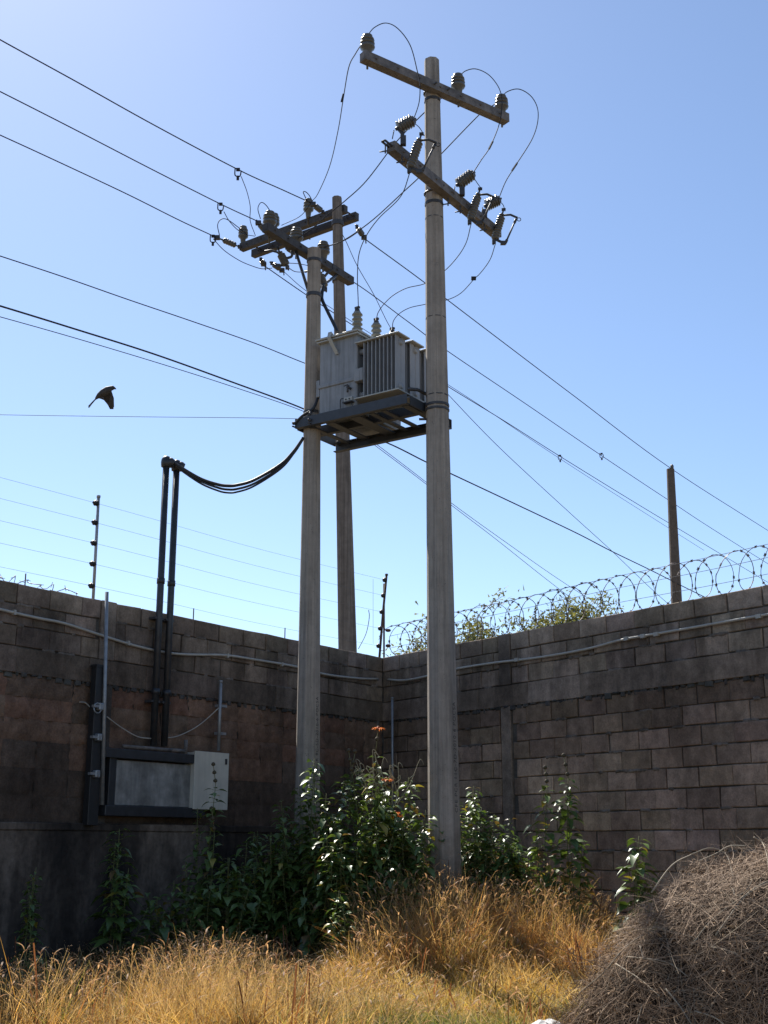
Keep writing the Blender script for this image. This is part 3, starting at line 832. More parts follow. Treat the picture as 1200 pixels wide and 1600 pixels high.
mb.tube(cr([uvz(-.07, .01, zb_+.07), uvz(-.04, .0, zb_+.03), uvz(-.02, .01, zb_-.02)], 5), .006, 5, 1)
part('terminal_plate', mb, [M['lid'], M['dark']], tr)
mb = MB()
mb.tube([uvz(-.085, .04, zb_+.235), uvz(-.085, -.03, zb_+.235)], .014, 8); mb.tube([uvz(-.085, -.02, zb_+.26), uvz(-.085, -.02, zb_+.175)], .011, 6)
mb.tube([uvz(-.13, -.025, zb_+.255), uvz(-.085, -.025, zb_+.262), uvz(-.06, -.025, zb_+.24)], .007, 6)
part('drain_valve', mb, M['dark'], tr)
for v0 in (-.02, .275, .57):
    r = MB(); ur0, ur1 = .04, .56; vw = .108; vc = v0+.125
    for k in range(9):
        u = .11 + k*.052
        if u > ur1-.02: break
        # each fin is a hollow pressed plate, two panels side by side
        for s_ in (-1, 1): r.box(uvz(u, vc+s_*.056, 5.06), (.0055, .043, .315), AX, ch=.004)
        r.box(uvz(u, vc, 5.06), (.002, .02, .30), AX)
    r.tube([uvz(0, vc, 5.31), uvz(.55, vc, 5.31)], .035, 8); r.tube([uvz(0, vc, 4.80), uvz(.55, vc, 4.80)], .035, 8)
    o = part('radiator', r, M['fin'], tr)
    p_ = MB(); p_.box(uvz((ur0+ur1)/2-.01, vc, 5.385), ((ur1-ur0)/2+.03, vw+.012, .008), AX, ch=.002)
    p_.box(uvz((ur0+ur1)/2-.01, vc, 4.728), ((ur1-ur0)/2+.03, vw+.012, .008), AX, ch=.002)
    part('end_plate', p_, M['lid'], o)
BU = []
for v in (.15, .533, .868):
    b_ = uvz(-.08, v, zt_+.02); mb = MB(); mb.lathe(b_, ZZ, shed_profile(.29, .062, .042, 5), 16)
    mb.lathe(b_-ZZ*.01, ZZ, [(0, .07), (.02, .07), (.03, .045)], 14)
    o = part('bushing', mb, M['porc_tan'], tr)
    mb = MB(); mb.lathe(b_+ZZ*.29, ZZ, [(0, .03), (.03, .03), (.032, .014), (.065, .014)], 10); mb.box(b_+ZZ*.345, (.03, .013, .012), AX)
    part('terminal', mb, M['dark'], o); BU.append(b_+ZZ*.355)

# ------------------------------------------------------------------ lines and jumpers
def wire(name, label, pts, r=.006, cat='wire', group=None, mat='wire', extra=None, k=8):
    mb = MB(); p = cr(pts, k); mb.tube(p, r, 6)
    if extra: extra(mb)
    return solo(name, mb, M[mat], label, cat, group, base=tuple(p[0]))
def hotclamp(px, py, a, az):
    def f(mb):
        q = azpl(px, py, a, az); mb.box(q+Vector((0, 0, .0)), (.03, .016, .024))
        mb.tube(cr([q+Vector((-.05, 0, .02)), q+Vector((-.045, 0, -.1)), q+Vector((.03, 0, -.12)), q+Vector((.05, 0, -.02))], 4), .011, 5)
        mb.box(q+Vector((0, 0, -.15)), (.02, .014, .036))
    return f
aL = rad(38); aR = rad(32)
G1 = 'power lines of the street line'
def line(label, key, px_pts, az, r=.0095, cl=None):
    A = strA[key]; pts = [A]+[azpl(x, y, A, az) for x, y in px_pts]
    wire('power_line', label, pts, r, 'power line', G1, extra=hotclamp(*cl, A, az) if cl else None)
line('uppermost power line running from the leaning pole to the upper left edge of the photo', 'l1',
     [(440, 296), (372, 265), (240, 195), (120, 128), (0, 62), (-200, -50), (-380, -150)], aL, cl=(372, 265))
line('middle one of the three power lines on the upper left, ending at the double crossarm', 'l2',
     [(345, 319), (240, 266), (120, 204), (0, 143), (-200, 43), (-380, -46)], aL, cl=(345, 319))
line('lowest of three upper left power lines, ending at the far tip of the double crossarm', 'l3',
     [(280, 344), (200, 304), (100, 257), (0, 211), (-200, 121), (-380, 40)], aL, cl=(333, 369))
line('power line passing over the top of the far pole on the right', 'r1',
     [(660, 439), (760, 515), (900, 621), (1047, 731), (1200, 829), (1400, 955), (1500, 1015)], aR)
line('middle power line descending right, just under the one touching the far pole', 'r2',
     [(548, 438), (634, 500), (700, 549), (820, 630), (940, 712), (1047, 783), (1160, 856), (1400, 1005)], aR, cl=(940, 709))
line('third power line descending right, crossing the far pole at mid height', 'r3',
     [(479, 461), (540, 501), (634, 561), (700, 604), (790, 659), (875, 713), (1000, 790), (1120, 862), (1400, 1030)], aR, cl=(875, 712))
line('short lower conductor hung beside the third power line, going behind the left near pole', 'r4',
     [(479, 455), (540, 496), (600, 535), (660, 575), (760, 640), (900, 733), (1100, 860)], aR, .006)
A = bp_c(atY(532, 352, 19.5).z)
wire('service_wire', 'slack thin wire dropping steeply from the leaning pole past the rear bushing', [A]+[azpl(x, y, A, aR) for x, y in ((541, 378), (558, 415), (585, 462), (612, 515), (650, 562), (697, 613), (781, 700), (890, 801), (955, 860), (1040, 940), (1150, 1030))], .0065, 'wire')
A = bp_c(atY(538, 668, 19.5).z)
wire('telephone_cable', 'thick dark overhead cable rising from behind the left pole to the left edge', [A]+[azpl(x, y, A, aL) for x, y in ((470, 637), (360, 596), (240, 553), (120, 515), (0, 478), (-200, 418), (-400, 362))], .013, 'cable', 'telephone cables')
wire('telephone_cable', 'thick dark overhead cable descending right from under the platform to the razor wire', [A]+[azpl(x, y, A, aR) for x, y in ((605, 692), (664, 721), (700, 738), (800, 785), (901, 833), (955, 861), (1019, 892), (1093, 929), (1250, 1005))], .013, 'cable', 'telephone cables')
wire('telephone_cable', 'thin cable running just below the thick overhead cable on the left', [A-ZZ*.05]+[azpl(x, y, A, aL) for x, y in ((470, 641), (360, 603), (250, 568), (120, 529), (0, 495), (-200, 440), (-400, 390))], .006, 'cable', 'telephone cables')
A = bp_c(atY(538, 655, 19.5).z)
wire('telephone_cable', 'upper of two thin parallel cables descending right to the tree behind the wall', [A]+[azpl(x, y, A, aR) for x, y in ((592, 697), (664, 752), (704, 785), (790, 847), (885, 913), (1000, 985))], .0055, 'cable', 'telephone cables', 'thin')
wire('telephone_cable', 'lower of two thin parallel cables descending right to the tree behind the wall', [A-ZZ*.04]+[azpl(x, y, A, aR) for x, y in ((590, 699), (664, 755), (701, 786), (773, 841), (864, 913), (960, 985))], .0055, 'cable', 'telephone cables', 'thin')
A = bp_c(atY(535, 588, 19.5).z)
wire('neutral_wire', 'medium dark wire reaching the left pole beside the transformer from the left edge', [A]+[azpl(x, y, A, aL) for x, y in ((475, 567), (400, 537), (300, 502), (200, 468), (100, 433), (0, 400), (-200, 335), (-400, 274))], .008, 'wire')
wire('service_wire', 'thin nearly level wire reaching the left near pole at platform height', [lp_c(atY(474, 654, 13.4).z)]+[atY(x, y, 13.4+(474-x)*.001) for x, y in ((400, 653), (200, 651), (0, 648), (-200, 643), (-500, 636))], .003, 'wire')

yT = [p.y for p in pinT]
def jump(label, pts, r=.0055, extra=None, g='jumper wires on the nearest pole', mat='wire', name='jumper_wire'):
    return wire(name, label, pxpath(pts), r, 'wire', g, mat, extra)
def splice(px, py, Y, dx, dy):
    return lambda mb: mb.tube([atY(px-dx, py-dy, Y), atY(px+dx, py+dy, Y)], .013, 6)
jump('jumper wire arching over the crossarm from the top left insulator down to an arrester', [(574, 56, yT[0]), (585, 43), (603, 36), (622, 45), (641, 71), (652, 111), (656, 132), (655, 159), (647, 184), (644, 189, atZ(630, 224, zB).y)])
jump('jumper wire arching from the middle top insulator past the right insulator to the middle arrester', [(717, 121, yT[1]), (727, 111), (745, 108), (767, 120), (783, 147, yT[2]-.15), (782, 186, yT[2]-.16), (767, 227), (752, 250), (738, 272, atZ(722, 303, zB).y)], extra=splice(767, 227, 13.0, 3, -6))
jump('widest jumper loop, bulging right of the upper crossarm', [(783, 153, yT[2]), (793, 143), (812, 139.5), (832, 153), (841, 178), (833, 214), (804, 261), (790, 284), (779, 311, atZ(757, 338, zB).y)], extra=splice(804, 261, 13.3, 4, -6))
for lab, pts in (('left', [(645, 191, 12.0), (655, 199), (663, 212, 11.9)]), ('middle', [(738, 274, 12.9), (745, 285), (753, 296, 12.8)]), ('right', [(779, 314, 13.3), (786, 320), (789, 330, 13.2)])):
    jump('short dark lead from the %s arrester to its fuse cutout on the lower crossarm' % lab, pts, .0045)
jump('long jumper hanging from the top left insulator down to the leaning pole', [(567, 66, yT[0]), (556, 83), (545, 105), (537, 150), (528, 205), (515, 260), (497, 302), (487, 315, 19.5), (470, 337), (440, 352, 20.2)], .0065, extra=splice(535, 153, 13.4, 1.5, -6))
jump('jumper running diagonally behind the upper crossarm from its middle insulator to the short pole', [(711, 134, yT[1]+.1), (700, 145), (663, 176, 12.95), (628, 212), (611, 232), (572, 283), (540, 313), (513, 335), (487, 358), (466, 372, atZ(463, 387, zC).y)], .0065)
jump('jumper running behind the nearest pole from the right top insulator to the short pole', [(777, 160, yT[2]+.1), (764, 169), (750, 178), (688, 242, 13.0), (657, 275), (629, 301), (589, 338), (558, 362), (530, 379), (507, 386, atZ(505, 408, zC).y)], .0065)
jump('wire from the left fuse cutout curling down to the front bushing', [(641, 268, cut_bot[0].y), (626, 307), (592, 341), (572, 369), (561, 397), (558.5, 431), (559.5, 465), (560, 482, BU[0].y)], .005)
jump('wire from the middle fuse cutout curling behind the nearest pole to the middle bushing', [(736, 350, cut_bot[1].y), (728, 380), (712, 405), (690, 427), (664, 443), (636, 450), (615, 461), (600, 475), (591, 488), (588.5, 497, BU[1].y)], .005)
jump('wire from the right fuse cutout with a small connector, curling to the rear bushing', [(774, 381, cut_bot[2].y), (766, 405), (752, 425), (740, 437), (720, 458), (697, 469), (662, 476), (640, 481), (624, 490), (615, 501), (613, 512, BU[2].y)], .005, extra=lambda mb: mb.box(atY(740, 435, 13.5), (.028, .018, .018)))
g2 = 'jumper wires at the double crossarm'
jump('small looped jumper left of the pin insulator on the short pole crossarm', [(407, 342, 20.6), (403, 326), (408, 316.5), (416, 321), (426, 336), (436, 349, 20.5)], .008, g=g2)
jump('tiny loop standing above the upper line clamp at the leaning pole', [(480, 314, 19.9), (474, 301), (477, 299.5), (483, 305), (489, 316, 19.8)], .008, g=g2)
jump('tap wire hanging from the uppermost line clamp to the double crossarm', [(377, 276, 18.6), (386, 300), (391, 323), (391, 345), (399, 368, 20.8)], .007, g=g2)
jump('tap wire swinging from the middle line clamp to the double crossarm', [(350, 331, 18.6), (358, 345), (370, 358), (383, 366), (398, 369, 20.8)], .007, g=g2)
jump('arched jumper over the end of the double crossarm', [(343, 368, 20.2), (340, 352), (345, 343), (355, 343), (372, 355), (387, 367, 20.9)], .008, g=g2)
jump('tap wire sagging under the double crossarm from the lowest line clamp', [(333, 373, 19.8), (350, 391), (374, 407), (395, 416), (410, 420), (425, 419, 20.8)], .007, g=g2)
jump('pale lead running from the hanging cutout to the short pole, upper one', [(449, 411, 12.9), (465, 412), (482, 415, 13.4)], .005, g=g2, mat='thin')
jump('pale lead curving from the hanging cutout to the short pole, lower one', [(449, 417, 12.9), (460, 424), (472, 425), (482, 424, 13.4)], .005, g=g2, mat='thin')
jump('pale short jumper crossing the leaning pole to the pin insulator of the short pole', [(560, 362, 15.5), (545, 372), (530, 379), (509, 385, 13.9)], .006, g=g2, mat='thin')
wire('low_voltage_cable', 'black cable running down from the short pole top into the transformer lid', cr(pxpath([(505, 447, 13.55), (503, 462), (504, 470), (512, 487), (520, 503), (527, 518, 13.2)]), 4), .02, 'cable', None, 'cable')
wire('low_voltage_cable', 'black cable bundle dropping between the transformer tank and the left pole', cr([uvz(-.56, .20, 5.3), uvz(-.57, .12, 5.0), uvz(-.58, .02, 4.75), uvz(-.70, -.03, 4.66), uvz(-.80, -.04, 4.58)], 5), .018, 'cable', None, 'cable')

# service risers and the slack cables to the platform
ptop = [wall_pt(260, 722, 'L', .10), wall_pt(276, 728, 'L', .10)]
for (pt, nm) in zip(ptop, ('taller dark service pipe on the left wall with a rounded weatherhead', 'second dark service pipe, right beside the taller one on the left wall')):
    zb2 = CZ+.985
    t = thing('service_pipe', nm, 'service pipe', (pt.x, pt.y, zb2), 'service pipes on the left wall')
    mb = MB(); mb.tube([Vector((pt.x, pt.y, zb2)), Vector((pt.x, pt.y, (zb2+pt.z)/2)), pt], .036, 12)
    for dz in (.55, 1.72): mb.tube([Vector((pt.x, pt.y, zb2+dz-.03)), Vector((pt.x, pt.y, zb2+dz+.03))], .043, 12)
    part('pipe', mb, M['pipe'], t)
    mb = MB()
    for dz in (.45, 1.32):
        q = Vector((pt.x, pt.y, zb2+dz)); mb.box(q-v3(nL, 0)*.04, (.06, .05, .012), (v3(dL, 0), v3(nL, 0), ZZ))
    part('bracket', mb, M['dark'], t)
    mb = MB(); mb.lathe(pt-ZZ*.06, ZZ, [(0, .038), (.005, .055), (.05, .06), (.09, .055), (.12, .035), (.13, .01)], 14)
    mb.lathe(pt+ZZ*.01, v3(dL*.75+nL*.66, -.35), [(0, .05), (.05, .058), (.085, .045)], 12)
    part('weatherhead', mb, M['pipe'], t)
for i, (lab, r, dpx) in enumerate((('thickest black service cable drooping from the weatherheads to the platform', .018, 0), ('second black service cable sagging lowest between the weatherheads and the platform', .011, 11), ('third black service cable drooping closest under the thick one', .013, 6))):
    pts = [(270, 722, ptop[0].y+.02), (281, 729.5), (313, 748), (340, 757), (355, 759), (370, 758), (397, 750), (438, 726), (459, 705), (474, 684, 13.32)]
    pts = [(p[0]+(0 if i < 2 else 1), p[1]+dpx*math.sin(math.pi*j/9), *p[2:]) for j, p in enumerate(pts)]
    wire('service_cable', lab, pxpath(pts), r, 'cable', 'service cables', 'cable')

# ------------------------------------------------------------------ things fixed on the left wall
DLx = v3(dL, 0); NLx = v3(nL, 0); AXL = (DLx, NLx, ZZ)
def wl(px, py, off=0.0): return wall_pt(px, py, 'L', off)
cab = thing('meter_cabinet', 'dark steel frame cabinet with a stained grey panel, bolted on the left wall', 'cabinet', wl(243, 1262, .0))
a, b = wl(183, 1187, .10), wl(303, 1262, .10); mid = (a+b)/2; hw = (Vector((b.x-a.x, b.y-a.y, 0)).length)/2; hh = abs(a.z-b.z)/2
mb = MB(); mb.box(mid-NLx*.05, (hw, .045, hh), AXL, ch=.005); part('panel', mb, M['panel'], cab)
mb = MB()
a2, b2 = wl(163, 1168, .12), wl(304, 1186, .12); m2 = (a2+b2)/2; w2 = Vector((b2.x-a2.x, b2.y-a2.y, 0)).length/2
zc = mid.z+hh+.06
mb.box(Vector((m2.x, m2.y, zc))-NLx*.06, (w2, .085, .046), AXL, ch=.004)
mb.box(mid-DLx*(hw+.055)-NLx*.05, (.045, .06, hh+.02), AXL, ch=.004); mb.box(mid+DLx*(hw+.012)-NLx*.05, (.010, .055, hh), AXL)
mb.box(Vector((m2.x, m2.y, mid.z-hh-.055))-NLx*.06+DLx*.1, (w2*1.1, .085, .05), AXL, ch=.004)
part('frame', mb, M['pipe'], cab)
mb = MB(); q = Vector((m2.x, m2.y, zc+.075))
mb.tube([q-DLx*w2*.62, q+DLx*w2*.72], .018, 8); mb.tube([q+DLx*w2*.78-ZZ*.03, q+DLx*w2*.78+ZZ*.12], .022, 6); mb.tube([q+DLx*w2*.45-ZZ*.0, q+DLx*w2*.75], .022, 6)
part('top_bar', mb, M['galv'], cab)
wb = thing('meter_box', 'pale beige electrical box with a small latch, next to the dark cabinet', 'electrical box', wl(329, 1266, 0))
a, b = wl(305, 1173, .16), wl(355, 1266, .16); mid = (a+b)/2; hw = Vector((b.x-a.x, b.y-a.y, 0)).length/2; hh = abs(a.z-b.z)/2
mb = MB(); mb.box(mid-NLx*.085, (hw-.01, .075, hh-.01), AXL, ch=.004); part('body', mb, M['whitebox'], wb)
mb = MB(); mb.box(mid-NLx*.004, (hw, .008, hh), AXL, ch=.003); d_ = part('door', mb, M['whitebox'], wb)
mb = MB(); mb.box(mid+DLx*(hw-.05)+ZZ*(hh-.09)+NLx*.008, (.014, .008, .03), AXL, ch=.003); part('latch', mb, M['dark'], d_)
# steel post beside the cabinet and galvanised pipes
p = wl(155, 1042, .09); mb = MB(); zl = CZ+.18
mb.box(Vector((p.x, p.y, (p.z+zl)/2)), (.065, .04, (p.z-zl)/2), AXL, ch=.004)
mb.box(Vector((p.x, p.y, p.z+.004)), (.072, .047, .012), AXL)
solo('steel_post', mb, M['cable'], 'black square steel post standing against the left wall beside the cabinet', 'post')
p = wl(167, 925, .15); p2 = wl(163, 1200, .15)
t = thing('conduit_pipe', 'thin galvanised pipe rising past the left wall top beside the black post', 'pipe', (p2.x, p2.y, p2.z), 'galvanised conduit pipes')
mb = MB(); mb.tube([Vector((p2.x, p2.y, p2.z-.35)), p], .019, 8); part('pipe', mb, M['galvpipe'], t)
mb = MB()
for py in (1105, 1153, 1210):
    q = wl(163, py, .15); mb.box(Vector((p.x, p.y, q.z)), (.03, .03, .035), AXL, ch=.008); mb.box(Vector((p.x, p.y, q.z))-DLx*.05, (.04, .02, .012), AXL)
ring = [Vector((p.x, p.y, wl(163, 1108, .15).z))-DLx*(.05+.05*math.cos(k*.7))+ZZ*.05*math.sin(k*.7)+NLx*.02 for k in range(10)]
mb.tube(ring, .007, 5); part('coupling', mb, M['galvpipe'], t)
p = wl(345, 1064, .10); p2 = wl(342, 1173, .10)
mb = MB(); mb.tube([Vector((p.x, p.y, p2.z)), p], .018, 8); mb.tube([p-ZZ*.02, p+ZZ*.006], .021, 8)
for dz in (.17, .47):
    q = Vector((p.x, p.y, p.z-dz-.1)); mb.box(q+DLx*.05-NLx*.03, (.06, .035, .014), AXL)
solo('conduit_pipe', mb, M['galvpipe'], 'short pale pipe rising from the beige electrical box', 'pipe', 'galvanised conduit pipes')
p = wall_pt(613, 1090, 'R', .12); mb = MB(); mb.tube([p-ZZ*1.6, p], .017, 8); mb.tube([p-ZZ*.02, p+ZZ*.004], .02, 8)
solo('conduit_pipe', mb, M['galvpipe'], 'short thin pipe in the corner where the two walls meet', 'pipe', 'galvanised conduit pipes')
mb = MB()
for pts in ([(167, 1120), (190, 1137), (215, 1151), (236, 1154)], [(256, 1153), (275, 1151), (300, 1140), (320, 1126), (343, 1105)], [(124, 1097), (133, 1098), (143, 1107), (152, 1112), (160, 1108)]):
    mb.tube(cr([wl(x, y, .10 if i in (0, len(pts)-1) else .06) for i, (x, y) in enumerate(pts)], 5), .006, 5)
solo('grounding_wire', mb, M['pvc'], 'pale thin wire drooping across the left wall from pipe to pipe above the cabinet', 'wire')
# sagging conduit along both walls
mb = MB()
mb.tube(cr([wl(x, y, .035) for x, y in ((-330, 878), (-150, 912), (0, 952), (60, 966), (100, 974), (165, 995), (215, 1010), (262, 1020), (300, 1023), (352, 1024), (400, 1031), (464, 1042), (510, 1054), (560, 1060), (591, 1061))], 6), .0145, 8)
for px, py in ((22, 957), (200, 1005), (355, 1024.5), (440, 1038)):
    q = wl(px, py, .035); mb.box(q, (.012, .02, .023), AXL)
solo('conduit', mb, M['pvc'], 'pale conduit sagging along the upper left wall', 'conduit', 'pale conduits along the walls')
mb = MB()
mb.tube(cr([wall_pt(x, y, 'R', .035) for x, y in ((606, 1062), (632, 1063), (665, 1057), (708, 1046), (770, 1036), (830, 1029), (887, 1020), (930, 1011), (975, 999), (1046, 987), (1120, 974), (1200, 960), (1330, 940), (1480, 918))], 6), .0145, 8)
for px, py in ((808, 1031), (979, 998), (1005, 994), (1026, 991), (1186, 963)):
    q = wall_pt(px, py, 'R', .035); mb.box(q, (.028, .02, .02), (v3(dR, 0), v3(nR, 0), ZZ))
solo('conduit', mb, M['pvc'], 'pale conduit climbing along the upper right wall', 'conduit', 'pale conduits along the walls')

# rebar stubs on the left wall, one thing each
for i, (px, py, h, lab) in enumerate(((39, 914, .12, 'rusty bar stub nearest the left edge on the left wall top'), (302, 968, .13, 'rusty bar stub on the left wall top right of the service pipes'), (445, 998, .13, 'rusty bar stub on the left wall top left of the short pole'))):
    q = wl(px, py, -.06); q.z = TOP; mb = MB(); mb.tube([q-ZZ*.1, q+ZZ*h], .007, 6)
    solo('steel_bar', mb, M['rebar'], lab, 'steel bar', 'bar stubs on the left wall')
# electric fence on the left wall
fence_pts = []
def fpost(pb, pt, lab, name='electric_fence_post', mir=1, cr_ = .016, mat='fibre'):
    t = thing(name, lab, 'fence post', pb, 'electric fence posts')
    mb = MB(); mb.tube([pb-ZZ*.1, pb.lerp(pt, .5), pt], cr_, 8); mb.tube([pt-ZZ*.012, pt+ZZ*.012], cr_*1.3, 8); part('post', mb, M[mat], t)
    ins = []
    for k in (.93, .74, .54, .34, .13):
        q = pb.lerp(pt, k); m2 = MB(); dirv = -DLx*mir
        m2.lathe(q, dirv, [(0, .02), (.02, .030), (.03, .017), (.042, .032), (.058, .018), (.07, .012)], 10); part('insulator', m2, M['cable'], t); ins.append(q+dirv*.05)
    return ins
pb = wl(146, 930, -.07); pb.z = TOP; pt = atY(154, 776, pb.y)
i1 = fpost(pb, pt, 'slim grey electric fence post with five black insulators on the left wall')
q = Vector((pb.x, pb.y, TOP)); 
pb2 = wl(592, 1026, -.03); pb2.z = TOP; pt2 = atY(604, 898, pb2.y)
i2 = fpost(pb2, pt2, 'dark leaning electric fence post with insulators, at the corner of the two walls', mat='rebar')
pb4 = wall_pt(600, 1027, 'R', -.05); pb4.z = TOP
mb = MB(); mb.tube([pb4-ZZ*.1, atY(600, 912, pb4.y)], .013, 6)
for py in (985, 1009): q = atY(606, py, pb4.y-.05); mb.lathe(q-Vector((.03, 0, 0)), (1,0,0), [(0,.012),(.02,.022),(.05,.022),(.07,.01)], 8)
solo('electric_fence_post', mb, M['rebar'], 'short thin upright bar beside the leaning corner fence post', 'fence post', 'electric fence posts')
names = ('top', 'second', 'third', 'fourth', 'bottom')
for k, (qa, qb) in enumerate(zip(i1, i2)):
    far_ = qa - (qb-qa).normalized()*9.0
    far_.z = qa.z+.0
    m_ = qa.lerp(qb, .5)-ZZ*.03
    wire('fence_wire', '%s wire of the electric fence above the left wall' % names[k], [far_, qa.lerp(far_, .5)-ZZ*.02, qa, m_, qb], .0015, 'wire', 'electric fence wires', 'thin')
mb = MB()
mb.tube(cr([wl(560, 1020, -.05)+ZZ*.05, wl(572, 990, -.05), wl(577, 965, -.05), wl(576, 953, -.05)], 5), .005, 5)
mb.tube(cr([atY(583, 1006, pb2.y), atY(583, 960, pb2.y), atY(583, 905, pb2.y)], 4), .002, 5)
solo('loose_wire', mb, M['thin'], 'loose curved wire hanging from the electric fence near the corner', 'wire')
# crushed barbed wire lying along the left wall top
mb = MB(); pts = []
for k in range(140):
    s = s_of(wl(150, 930), 'L') + .15 + k*.022; b_ = v3(C2-dL*s, TOP)
    pts.append(b_ - NLx*(.07+.05*math.cos(k*.9)) + ZZ*(.035+.04*math.sin(k*.9+math.sin(k*.31)*2)*abs(math.sin(k*.13))))
mb.tube(pts, .004, 4)
for k in range(0, 140, 3):
    q = pts[k]; v = Vector((rng.uniform(-1, 1), rng.uniform(-1, 1), rng.uniform(-.3, 1))).normalized()*.03; mb.tube([q-v, q+v], .003, 3)
solo('barbed_wire', mb, M['razor'], 'flattened strand of barbed wire lying along the left wall top', 'barbed wire')

# razor wire coil on the right wall
rz = thing('razor_wire', 'coiled razor wire stretched along the top of the right wall', 'razor wire', v3(C2-dR*.3, TOP), None)
DRx = v3(-dR, 0); NRx = v3(nR, 0)
mb = MB(); R0 = .205; s = .10; ph = 0; hp = []
while s < 13:
    pit = .24+.02*min(1, s/6)
    n_ = 26
    j1, j2, jp = rng.uniform(-.012, .012), rng.uniform(-.012, .012), rng.uniform(-.2, .2)
    for k in range(n_):
        a_ = 2*math.pi*k/n_
        sl_ = s + pit*k/n_ + .055*math.sin(a_+jp)
        hp.append(v3(C2-dR*sl_, TOP+.205) + NRx*(-.07+(R0+j1)*math.cos(a_)) + ZZ*((R0+j2)*math.sin(a_)))
    s += pit
mb.tube(hp, .0042, 4)
for k in range(1, len(hp)-1, 2):
    t_ = (hp[k+1]-hp[k-1]).normalized(); o_ = t_.orthogonal().normalized(); o_.rotate(Matrix.Rotation(rng.uniform(0, 6.28), 3, t_))
    e = hp[k]; mb.add([e-t_*.020+o_*.012, e+t_*.020+o_*.012, e+t_*.008-o_*.001, e-t_*.008-o_*.001, e-t_*.020-o_*.012, e+t_*.020-o_*.012], [(0,3,2,1), (4,5,2,3)], 0)
part('coil', mb, M['razor'], rz)
mb = MB()
for hz in (.41, .28, .12):
    mb.tube([v3(C2-dR*s_, TOP+hz+.006*math.sin(s_*2)) - NRx*.07 for s_ in np.linspace(.05, 13, 26)], .0028, 4)
part('tension_wire', mb, M['thin'], rz)

# ------------------------------------------------------------------ bird
bd_c = atY(160, 617, 13.0)
def bp(px, py, d=0.0): return atY(160+(px-600)/15, 617+(py-450)/15*1.0, 13.0) + Vector((0, d, 0))   # crop pixel offsets
bird = thing('flying_bird', 'dark dove flying with lowered wings in the sky at left', 'bird', bd_c)
mb = MB()
def bq(px, py, d=0.0): return atY(120+px/15, 590+py/15, 13.0)+Vector((0, d, 0))
spine = [(440, 500, .012, 0), (520, 420, .030, 0), (620, 350, .042, 0), (720, 290, .042, 0), (790, 255, .030, 0), (850, 238, .026, 0), (885, 250, .014, 0), (930, 272, .003, 0)]
vs = []; fs = []; n_ = 10
for i, (x, y, r, d) in enumerate(spine):
    c = bq(x, y); a = bq(*spine[max(i-1, 0)][:2]); b = bq(*spine[min(i+1, len(spine)-1)][:2]); t_ = (b-a).normalized(); o1 = Vector((0, 1, 0)); o2 = t_.cross(o1)
    for k in range(n_): vs.append(c+o1*r*math.cos(2*math.pi*k/n_)+o2*r*math.sin(2*math.pi*k/n_))
for i in range(len(spine)-1):
    for k in range(n_): a = i*n_+k; b = i*n_+(k+1) % n_; fs.append((a, b, b+n_, a+n_))
fs += [tuple(range(n_))[::-1], tuple((len(spine)-1)*n_+k for k in range(n_))]
mb.add(vs, fs, 0, True)
def plate(pts, th):
    n = len(pts); c = sum((Vector(p) for p in pts), Vector())/n; a = Vector(pts[0])-c; nn = Vector((0,0,0))
    for i in range(n): nn += (Vector(pts[i])-c).cross(Vector(pts[(i+1) % n])-c)
    nn.normalize(); v_ = [Vector(p)+nn*th for p in pts]+[Vector(p)-nn*th for p in pts]
    mb.add(v_, [tuple(range(n)), tuple(range(n, 2*n))[::-1]]+[(i+n, (i+1) % n+n, (i+1) % n, i) for i in range(n)])
plate([bq(470, 480, -.01), bq(440, 500, .01), bq(360, 570, .025), bq(262, 690, .03), bq(290, 690, -.03), bq(400, 560, -.02)], .006)
plate([bq(800, 265, -.035), bq(835, 400, -.01), bq(845, 560, .03), bq(832, 690, .07), bq(745, 690, .07), bq(700, 600, .05), bq(620, 510, .02), bq(500, 480, .0), bq(560, 400, -.03)], .006)
plate([bq(790, 250, .03), bq(820, 400, .11), bq(800, 560, .17), bq(760, 600, .18), bq(700, 540, .14), bq(620, 470, .08), bq(560, 400, .03)], .006)
plate([bq(700, 245, .0), bq(760, 205, .03), bq(790, 240, .02), bq(740, 280, .0)], .006)
o = part('body', mb, M['bird'], bird)
rm = o.modifiers.new('remesh', 'REMESH'); rm.mode = 'VOXEL'; rm.voxel_size = .0055; rm.use_smooth_shade = True

# ------------------------------------------------------------------ fast numpy meshes (grass, twigs, foliage)
def np_mesh(name, verts, quads, cols, mat, smooth=False):
    me = bpy.data.meshes.new(name)
    nv, nf = len(verts), len(quads); kf = quads.shape[1]
    me.vertices.add(nv); me.vertices.foreach_set('co', np.ascontiguousarray(verts, dtype=np.float32).ravel())
    me.loops.add(nf*kf); me.loops.foreach_set('vertex_index', np.ascontiguousarray(quads, dtype=np.int32).ravel())
    me.polygons.add(nf); me.polygons.foreach_set('loop_start', np.arange(0, nf*kf, kf, dtype=np.int32))
    me.polygons.foreach_set('use_smooth', np.full(nf, smooth, dtype=bool))
    me.materials.append(mat)
    at = me.color_attributes.new('Col', 'FLOAT_COLOR', 'POINT')
    c4 = np.ones((nv, 4), np.float32); c4[:, :3] = cols; at.data.foreach_set('color', c4.ravel())
    me.update(calc_edges=True); me.validate()
    return me
def np_obj(name, me, label=None, cat=None, group=None, kind=None, parent=None, loc=None):
    o = bpy.data.objects.new(name, me); COL.objects.link(o)
    if parent is not None: o.parent = parent
    if loc is not None: o.location = loc
    return tag(o, label, cat, group, kind)
